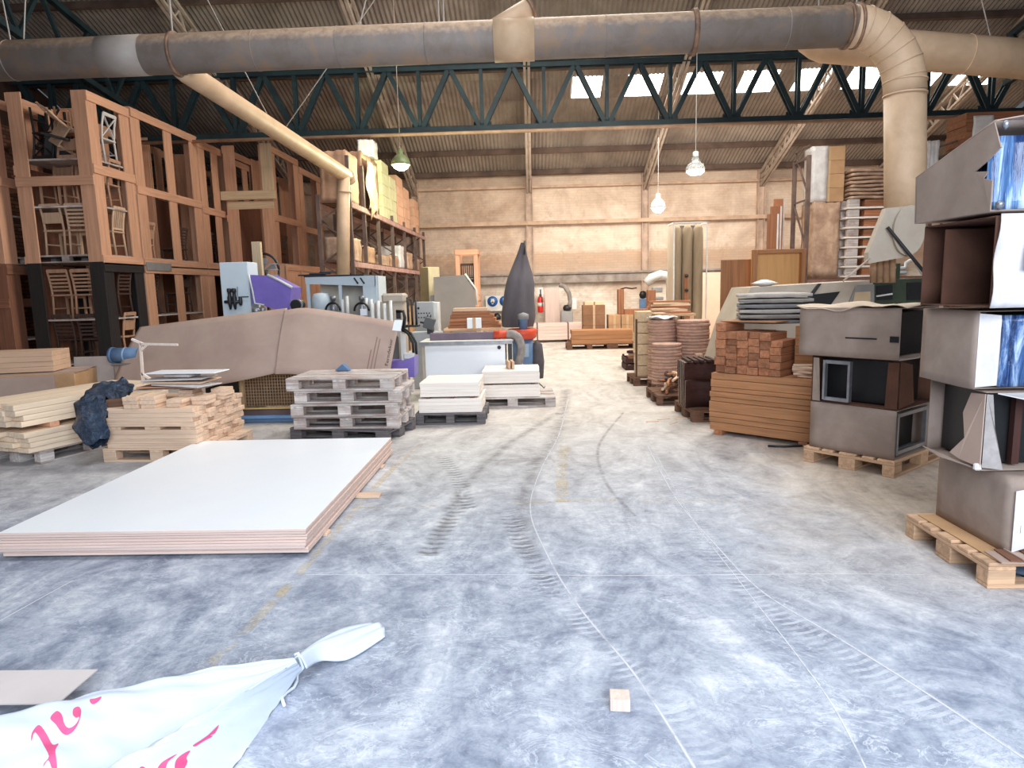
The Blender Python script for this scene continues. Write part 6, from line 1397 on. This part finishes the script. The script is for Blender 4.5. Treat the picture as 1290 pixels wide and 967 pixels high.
# ================================================================ LEFT PALLET RACK WITH GOODS
RXF, RXB = -3.42, -4.02
lr = thing('pallet_rack', 'long brown pallet rack running to the back wall on the left', 'rack', (RXF, 13.1, 0))
ys = [0, 1.1, 2.4, 3.95, 5.55, 7.25, 8.9]
for y_ in ys:
    part(lr, 'upright', M().box((0, y_, 2.0), (.07, .08, 4.0 if y_ < 2 else 3.5), .004) if 0 else M().box((0, y_, 1.75 if y_ > 2 else 2.1), (.07, .08, 3.5 if y_ > 2 else 4.2)), RACKM)
    part(lr, 'upright', M().box((RXB - RXF, y_, 1.75), (.07, .08, 3.5)), RACKM)
    m = M()
    for k in range(4): m.bar((0, y_, .2 + k * .8), (RXB - RXF, y_, .6 + k * .8), .03, .03); m.bar((RXB - RXF, y_, .6 + k * .8), (0, y_, 1.0 + k * .8), .03, .03)
    part(lr, 'frame_brace', m, RACKM)
for z_ in (2.18, 3.30):
    for x_ in (0.03, RXB - RXF): part(lr, 'beam', M().box((x_, 4.45, z_), (.05, 8.95, .10), .004), BEAMM)
    m = M()
    for k in range(41): m.box(((RXB - RXF) / 2, .1 + k * .215, z_ + .062), (RXF - RXB + .06, .12, .02))
    part(lr, 'slatted_deck', m, W_DPAL('X'))
part(lr, 'long_brace', M().bar((RXB - RXF - .06, .1, 3.1), (RXB - RXF - .06, 4.5, 2.2), .04, .04), RACKM); part(lr, 'long_brace', M().bar((RXB - RXF - .06, 4.5, 3.1), (RXB - RXF - .06, 9.0, 2.2), .04, .04), RACKM)
zt = 3.30 + .073; zl = 2.18 + .073; xc = (RXF + RXB) / 2
KR = paint('kraft_wrapped_cardboard', (186, 146, 116), (156, 118, 92), 3, .75, vary=.08, bump=.3)
GRB = paint('lamp_tinted_boxes', (214, 208, 164), (196, 190, 146), 3, .7, vary=.05)  # greenish lamp light mixed into the box colour
PKB = paint('pinkish_board_boxes', (222, 176, 144), (204, 156, 124), 3, .7, vary=.05)
bale('dusty wrapped bale, nearest on top of the left rack', (xc, 13.62, zt), (.5, .92, .94), .0, KR, seed=11)
bale('second wrapped bale on top of the left rack, with hanging wrap', (xc, 14.75, zt), (.56, 1.0, 1.12), .0, KR, seed=12)
m = M().grid(lambda u, v: (.03 + .035 * math.sin(9 * v + 11 * u) * (1 - .5 * v), .1 + u * .85 + .04 * math.sin(8 * v), -.32 + .22 * abs(math.sin(5 * u + 1)) + v * (1.2 - .22 * abs(math.sin(5 * u + 1)))), 14, 16)
solo('hanging_wrap', 'loose paper wrap hanging over the front of the left rack', 'wrap', m, WRAP, (RXF + .05, 14.2, zt + .1), solid=.006)
bale('tall brown bale with a white top on the left rack', (xc - .05, 15.75, zt), (.52, .74, 1.22), .0, KR, seed=14)
bale('white plastic bundle on the tall brown bale of the left rack', (xc + .1, 15.7, zt + 1.26), (.36, .4, .36), .0, PLAST, 'bundle', 'plastic_bundle', 15)
def bstack(lbf, y_, w_, n, h, mat, x_=xc, dx_=.56, z_=zt, grp='x', m_first=True):
    for k in range(n): box_carton(lbf % nth(k + 1, n), (x_, y_, z_ + k * (h + .004)), (dx_, w_, h), rnd(.02), mat, grp)
bstack('pale green lit carton, %s in its stack on the left rack', 16.62, .78, 5, .26, GRB, grp='pale green lit cartons')
bstack('yellowish lit carton, %s in the stack beside the green lit ones', 17.5, .78, 4, .27, GRB, grp='yellowish lit cartons')
bstack('pinkish carton, %s in the taller stack on the left rack', 18.42, .82, 5, .25, PKB, grp='pinkish cartons, taller stack')
bstack('pinkish carton, %s in the middle stack on the left rack', 19.38, .80, 4, .27, PKB, grp='pinkish cartons, middle stack')
bstack('pinkish carton, %s in the last stack by the back wall', 20.9, .82, 4, .24, PKB, grp='pinkish cartons, last stack')
bale('pale bag nearest on the lower deck of the left rack', (xc, 13.65, zl), (.5, .8, .46), 0, WRAP, 'bag', 'paper_bag', 21)
bale('tan open box on the lower deck of the left rack', (xc, 14.75, zl), (.52, .85, .36), 0, KR, 'box', 'worn_box', 22)
for k, (y_, h, mt, lb) in enumerate(((16.2, .24, WRAP, 'low dusty bag, lower deck of the left rack, left of the white sack'), (17.4, .30, KR, 'brown heap, lower deck of the left rack'), (18.5, .58, PLAST, 'white plastic sack on the lower deck of the left rack'), (19.6, .46, WRAP, 'pinkish sack right of the white one on the lower deck'), (20.9, .34, WRAP, 'last sack by the back wall on the lower deck'))): bale(lb, (xc, y_, zl), (.54, .86, h), 0, mt, 'sack', 'paper_sack', 31 + k)
bale('brown box with white top at the near end under the left rack', (-3.74, 13.7, 1.25), (.5, .5, .55), .1, KR, 'box', 'worn_box', 41)
board('rack_support_crate', 'plain crate carrying the brown box under the left rack', 'crate', None, (.52, .6, 1.25), (-3.74, 13.7, 0), .1, W_DPAL('X'))
for k, (y_, h) in enumerate(((15.2, 1.1), (17.0, 1.3), (18.9, 1.05), (20.6, 1.2))): box_carton('orange brown carton on the floor under the left rack, %s' % ('nearest', 'second', 'third', 'last')[k], (xc, y_, 0), (.54, 1.0, h), rnd(.05), CARD3, 'cartons under the left rack')
# chair cage standing at the back wall
for tz, lb in ((0.0, 'lower wooden chair cage standing against the back wall'), (1.30, 'upper wooden chair cage standing against the back wall')):
    cg = thing('chair_cage', lb, 'cage', (-1.90, 20.75, tz), 0, 'timber chair cages')
    H_ = 1.28 if tz == 0 else 1.52
    for sx_ in (-1, 1):
        for sy in (-1, 1): part(cg, 'corner_post', M().box((sx_ * .27, sy * .40, H_ / 2), (.12, .10, H_), .004), W_CAGE('Z'))
    for z_ in (.08, H_ - .08):
        for sy in (-1, 1): part(cg, 'cross_rail', M().box((0, sy * .462, z_), (.66, .024, .15), .003), W_CAGE('X'))
        for sx_ in (-1, 1): part(cg, 'side_rail', M().box((sx_ * .342, 0, z_), (.024, .90, .13), .003), W_CAGE('Y'))
    for z_ in (.17,): part(cg, 'shelf', M().box((0, 0, z_), (.62, .86, .03)), W_GREY('X'))
    chair('spindle', 'dark', 'dark chair inside the %s cage at the back wall' % ('lower' if tz == 0 else 'upper'), (-1.90, 20.75, tz + .186), R90 * 2)

# ================================================================ FOREGROUND: WHITE SACK, CARDBOARD, WOOD BLOCK
def px3(a): return [G(x, y, z_) for x, y, z_ in a]
Lc = px3([(371, 829, .12), (270, 843, .16), (130, 871, .21), (0, 906, .25), (-220, 985, .27)])
Rc = px3([(374, 834, .13), (292, 880, .17), (210, 925, .22), (125, 973, .25), (0, 1045, .26)])
Rf = px3([(381, 843, .06), (351, 884, .01), (322, 928, .0), (292, 972, .0), (236, 1050, .0)])
SB = Vector((-1.4, 2.2, 0))
def sack(u, v):
    l, c, r_ = cat(Lc, u), cat(Rc, u), cat(Rf, u)
    back = l + Vector((-.20 * u - .02, .16 * u + .015, -l.z + .0)) ; back.z = .04 * (1 - u)
    dip = l.lerp(c, .80) + Vector((0, 0, -.12 * min(1, u * 3)))
    mid = c.lerp(r_, .45) + Vector((0, 0, .05 * u))
    q = cat([back, l.lerp(back, .35) + Vector((0, 0, .03 * u)), l, l.lerp(dip, .5) + Vector((0, 0, .012 * u)), dip, c + Vector((0, 0, .0)), mid, r_], v)
    w_ = .006 * math.sin(26 * v + 9 * u) * min(1, 4 * u) + .005 * math.sin(47 * u + 11 * v) * min(1, 3 * u) + .004 * math.sin(70 * v + 20 * u)
    return q + Vector((0, 0, max(w_, -.004) if q.z < .02 else w_)) - SB
SACK = paint('white_woven_sack', (206, 216, 230), (198, 208, 222), 3, .6)
m = M().grid(sack, 60, 56)
sk_ = thing('woven_sack', 'white sack with red lettering, tied at the neck, in the lower left corner', 'sack', SB)
sb_me = m.mesh('sack_body', SACK, fix=False); sbo = part(sk_, 'sack_body', sb_me, None)
te = px3([(371, 829, .12), (400, 808, .09), (432, 792, .06), (468, 784, .04)]); be = px3([(386, 842, .07), (404, 832, .04), (440, 829, .015), (485, 802, .012)])
def tail(u, v):
    a, b = cat(te, u), cat(be, u); q = a.lerp(b, v); tip = Vector((.02, .012, 0)) * math.sin(math.pi * v) * max(0, u - .8) * 5
    return q + tip + Vector((0, 0, .03 * math.sin(math.pi * v) * (1 - .5 * u) + .006 * math.sin(16 * v + 3 * u) * u)) - SB
part(sk_, 'sack_tail', M().grid(tail, 24, 14), SACK, 'twisted white tail of the sack', fix=False, solid=.006)
nk = (cat(Lc, 0) + cat(Rf, 0)) / 2 - SB
part(sk_, 'tie_string', M().tube([cat(Lc, 0.0) - SB + Vector((0, 0, .015)), nk + Vector((0, 0, .05)), cat(Rf, 0.0) - SB + Vector((.005, -.005, .012)), G(376, 848, .02) - SB, G(374, 858, .012) - SB, G(370, 866, .010) - SB, G(361, 872, .012) - SB, G(355, 879, .012) - SB, G(358, 888, .010) - SB], .007, 8), SACK, 'white tie string')
bvh = BVHTree.FromPolygons([v.co for v in sb_me.vertices], [tuple(p.vertices) for p in sb_me.polygons])
RED = paint('red_sack_print', (222, 92, 140), (206, 72, 122), 14, .6)
def printed(polys, name='red_lettering'):
    for poly in polys:
        p2 = []
        for i in range(len(poly)):     # rounded outline
            for q in (0, .34, .67): p2.append(cat([Vector((*poly[i - 1], 0)), Vector((*poly[i], 0)), Vector((*poly[(i + 1) % len(poly)], 0)), Vector((*poly[(i + 2) % len(poly)], 0))], (1 + q) / 3))
        bm = bmesh.new(); vs = [bm.verts.new((p_.x / 4.3, 830 + p_.y / 4.3, 0)) for p_ in p2]
        for tri in tessellate_polygon([p2]):
            try: bm.faces.new([vs[i] for i in tri])
            except ValueError: pass
        for _ in range(2): bmesh.ops.subdivide_edges(bm, edges=[e_ for e_ in bm.edges if e_.calc_length() > 3], cuts=1); bmesh.ops.triangulate(bm, faces=bm.faces[:])
        ok = True
        for v in bm.verts:
            d = ray(v.co.x, v.co.y).normalized(); h = bvh.ray_cast(CAM - SB, d)
            if h[0] is None: bad = h; v.co = G(v.co.x, v.co.y, .2) - SB; continue
            v.co = h[0] - d * .003
        me = bpy.data.meshes.new(name); bm.to_mesh(me); bm.free(); me.materials.append(RED); part(sk_, name, me, None, 'red printed letter')
printed([[(170, 445), (172, 400), (205, 357), (230, 372), (258, 415), (285, 462), (318, 456), (300, 490), (305, 540), (308, 600), (285, 600), (262, 545), (235, 580), (240, 560), (265, 525), (235, 462), (205, 410), (185, 396)],
         [(272, 320), (290, 292), (312, 280), (335, 300), (345, 340), (362, 368), (385, 370), (415, 345), (430, 312), (412, 316), (395, 300), (398, 268), (425, 256), (440, 282), (425, 345), (395, 392), (360, 410), (332, 395), (300, 350)],
         [(487, 217), (515, 212), (550, 202), (535, 226), (508, 243), (490, 235)],
         [(1045, 466), (1085, 440), (1130, 408), (1165, 374), (1187, 356), (1165, 400), (1140, 412), (1152, 418), (1100, 446), (1060, 472)],
         [(950, 600), (952, 550), (985, 516), (1032, 494), (1010, 532), (1016, 556), (990, 600)],
         [(852, 600), (870, 565), (905, 540), (962, 512), (910, 556), (892, 600)], [(752, 594), (770, 580), (788, 592)]])
# faint fold seen-through print is left plain; cardboard piece behind the sack
e = [G(-120, 847, .085), G(123, 844, .085), G(73, 887, .085), G(-120, 889, .085)]; o = Vector((e[2].x, e[2].y, 0))
cpz = thing('cardboard_piece', 'flat grey cardboard piece with a slanted end, left of the white sack', 'cardboard', o)
part(cpz, 'sheet', M().prism([p - o for p in e], (0, 0, .005)), paint('pale_grey_card', (206, 198, 196), (198, 190, 188), 2, .8)); part(cpz, 'prop_block', M().box((-.42, .20, .0425), (.12, .06, .083)), CARD)  # hidden block added to prop the sheet off the floor
wb2 = M().box((0, 0, .025), (.078, .075, .05), .002)
wp_ = G(782, 895, 0); solo('wood_block', 'small lone wood block on the floor in front of the camera', 'wood block', wb2, wood('dusty_block_timber', (226, 204, 190), .88, 'Z', .02), (wp_.x, wp_.y + .03, 0), -.08)
solo('dark_hose_piece', 'flat dark strip on the floor under the middle pallet edge', 'strip', M().tube([(-.25, .02, .012), (-.1, -.01, .012), (.06, 0, .012), (.22, .05, .012)], .012, 8), DKMET, G(1000, 563, 0))
for k, (x, y, rz_) in enumerate(((836, 528, .3), (858, 527, -.2), (848, 533, .9), (822, 531, .1))):
    board('wood_chip', 'thin wood chip on the floor beside the dark pallet, %s' % ('left', 'right', 'nearest', 'leftmost')[k], 'chip', 'chips on the aisle floor', (.16, .03, .008), G(x, y, 0), rz_, W_CUT('X'))
solo('dark_drum_lid', 'dark blue grey disc lying under the nearest right pallet', 'disc', M().lathe([(.001, 0), (.16, 0), (.16, .018), (.001, .02)], 24), paint('slate_blue_lid', (86, 102, 122), (70, 84, 102), 5, .5), (2.78, 3.70, .0225))
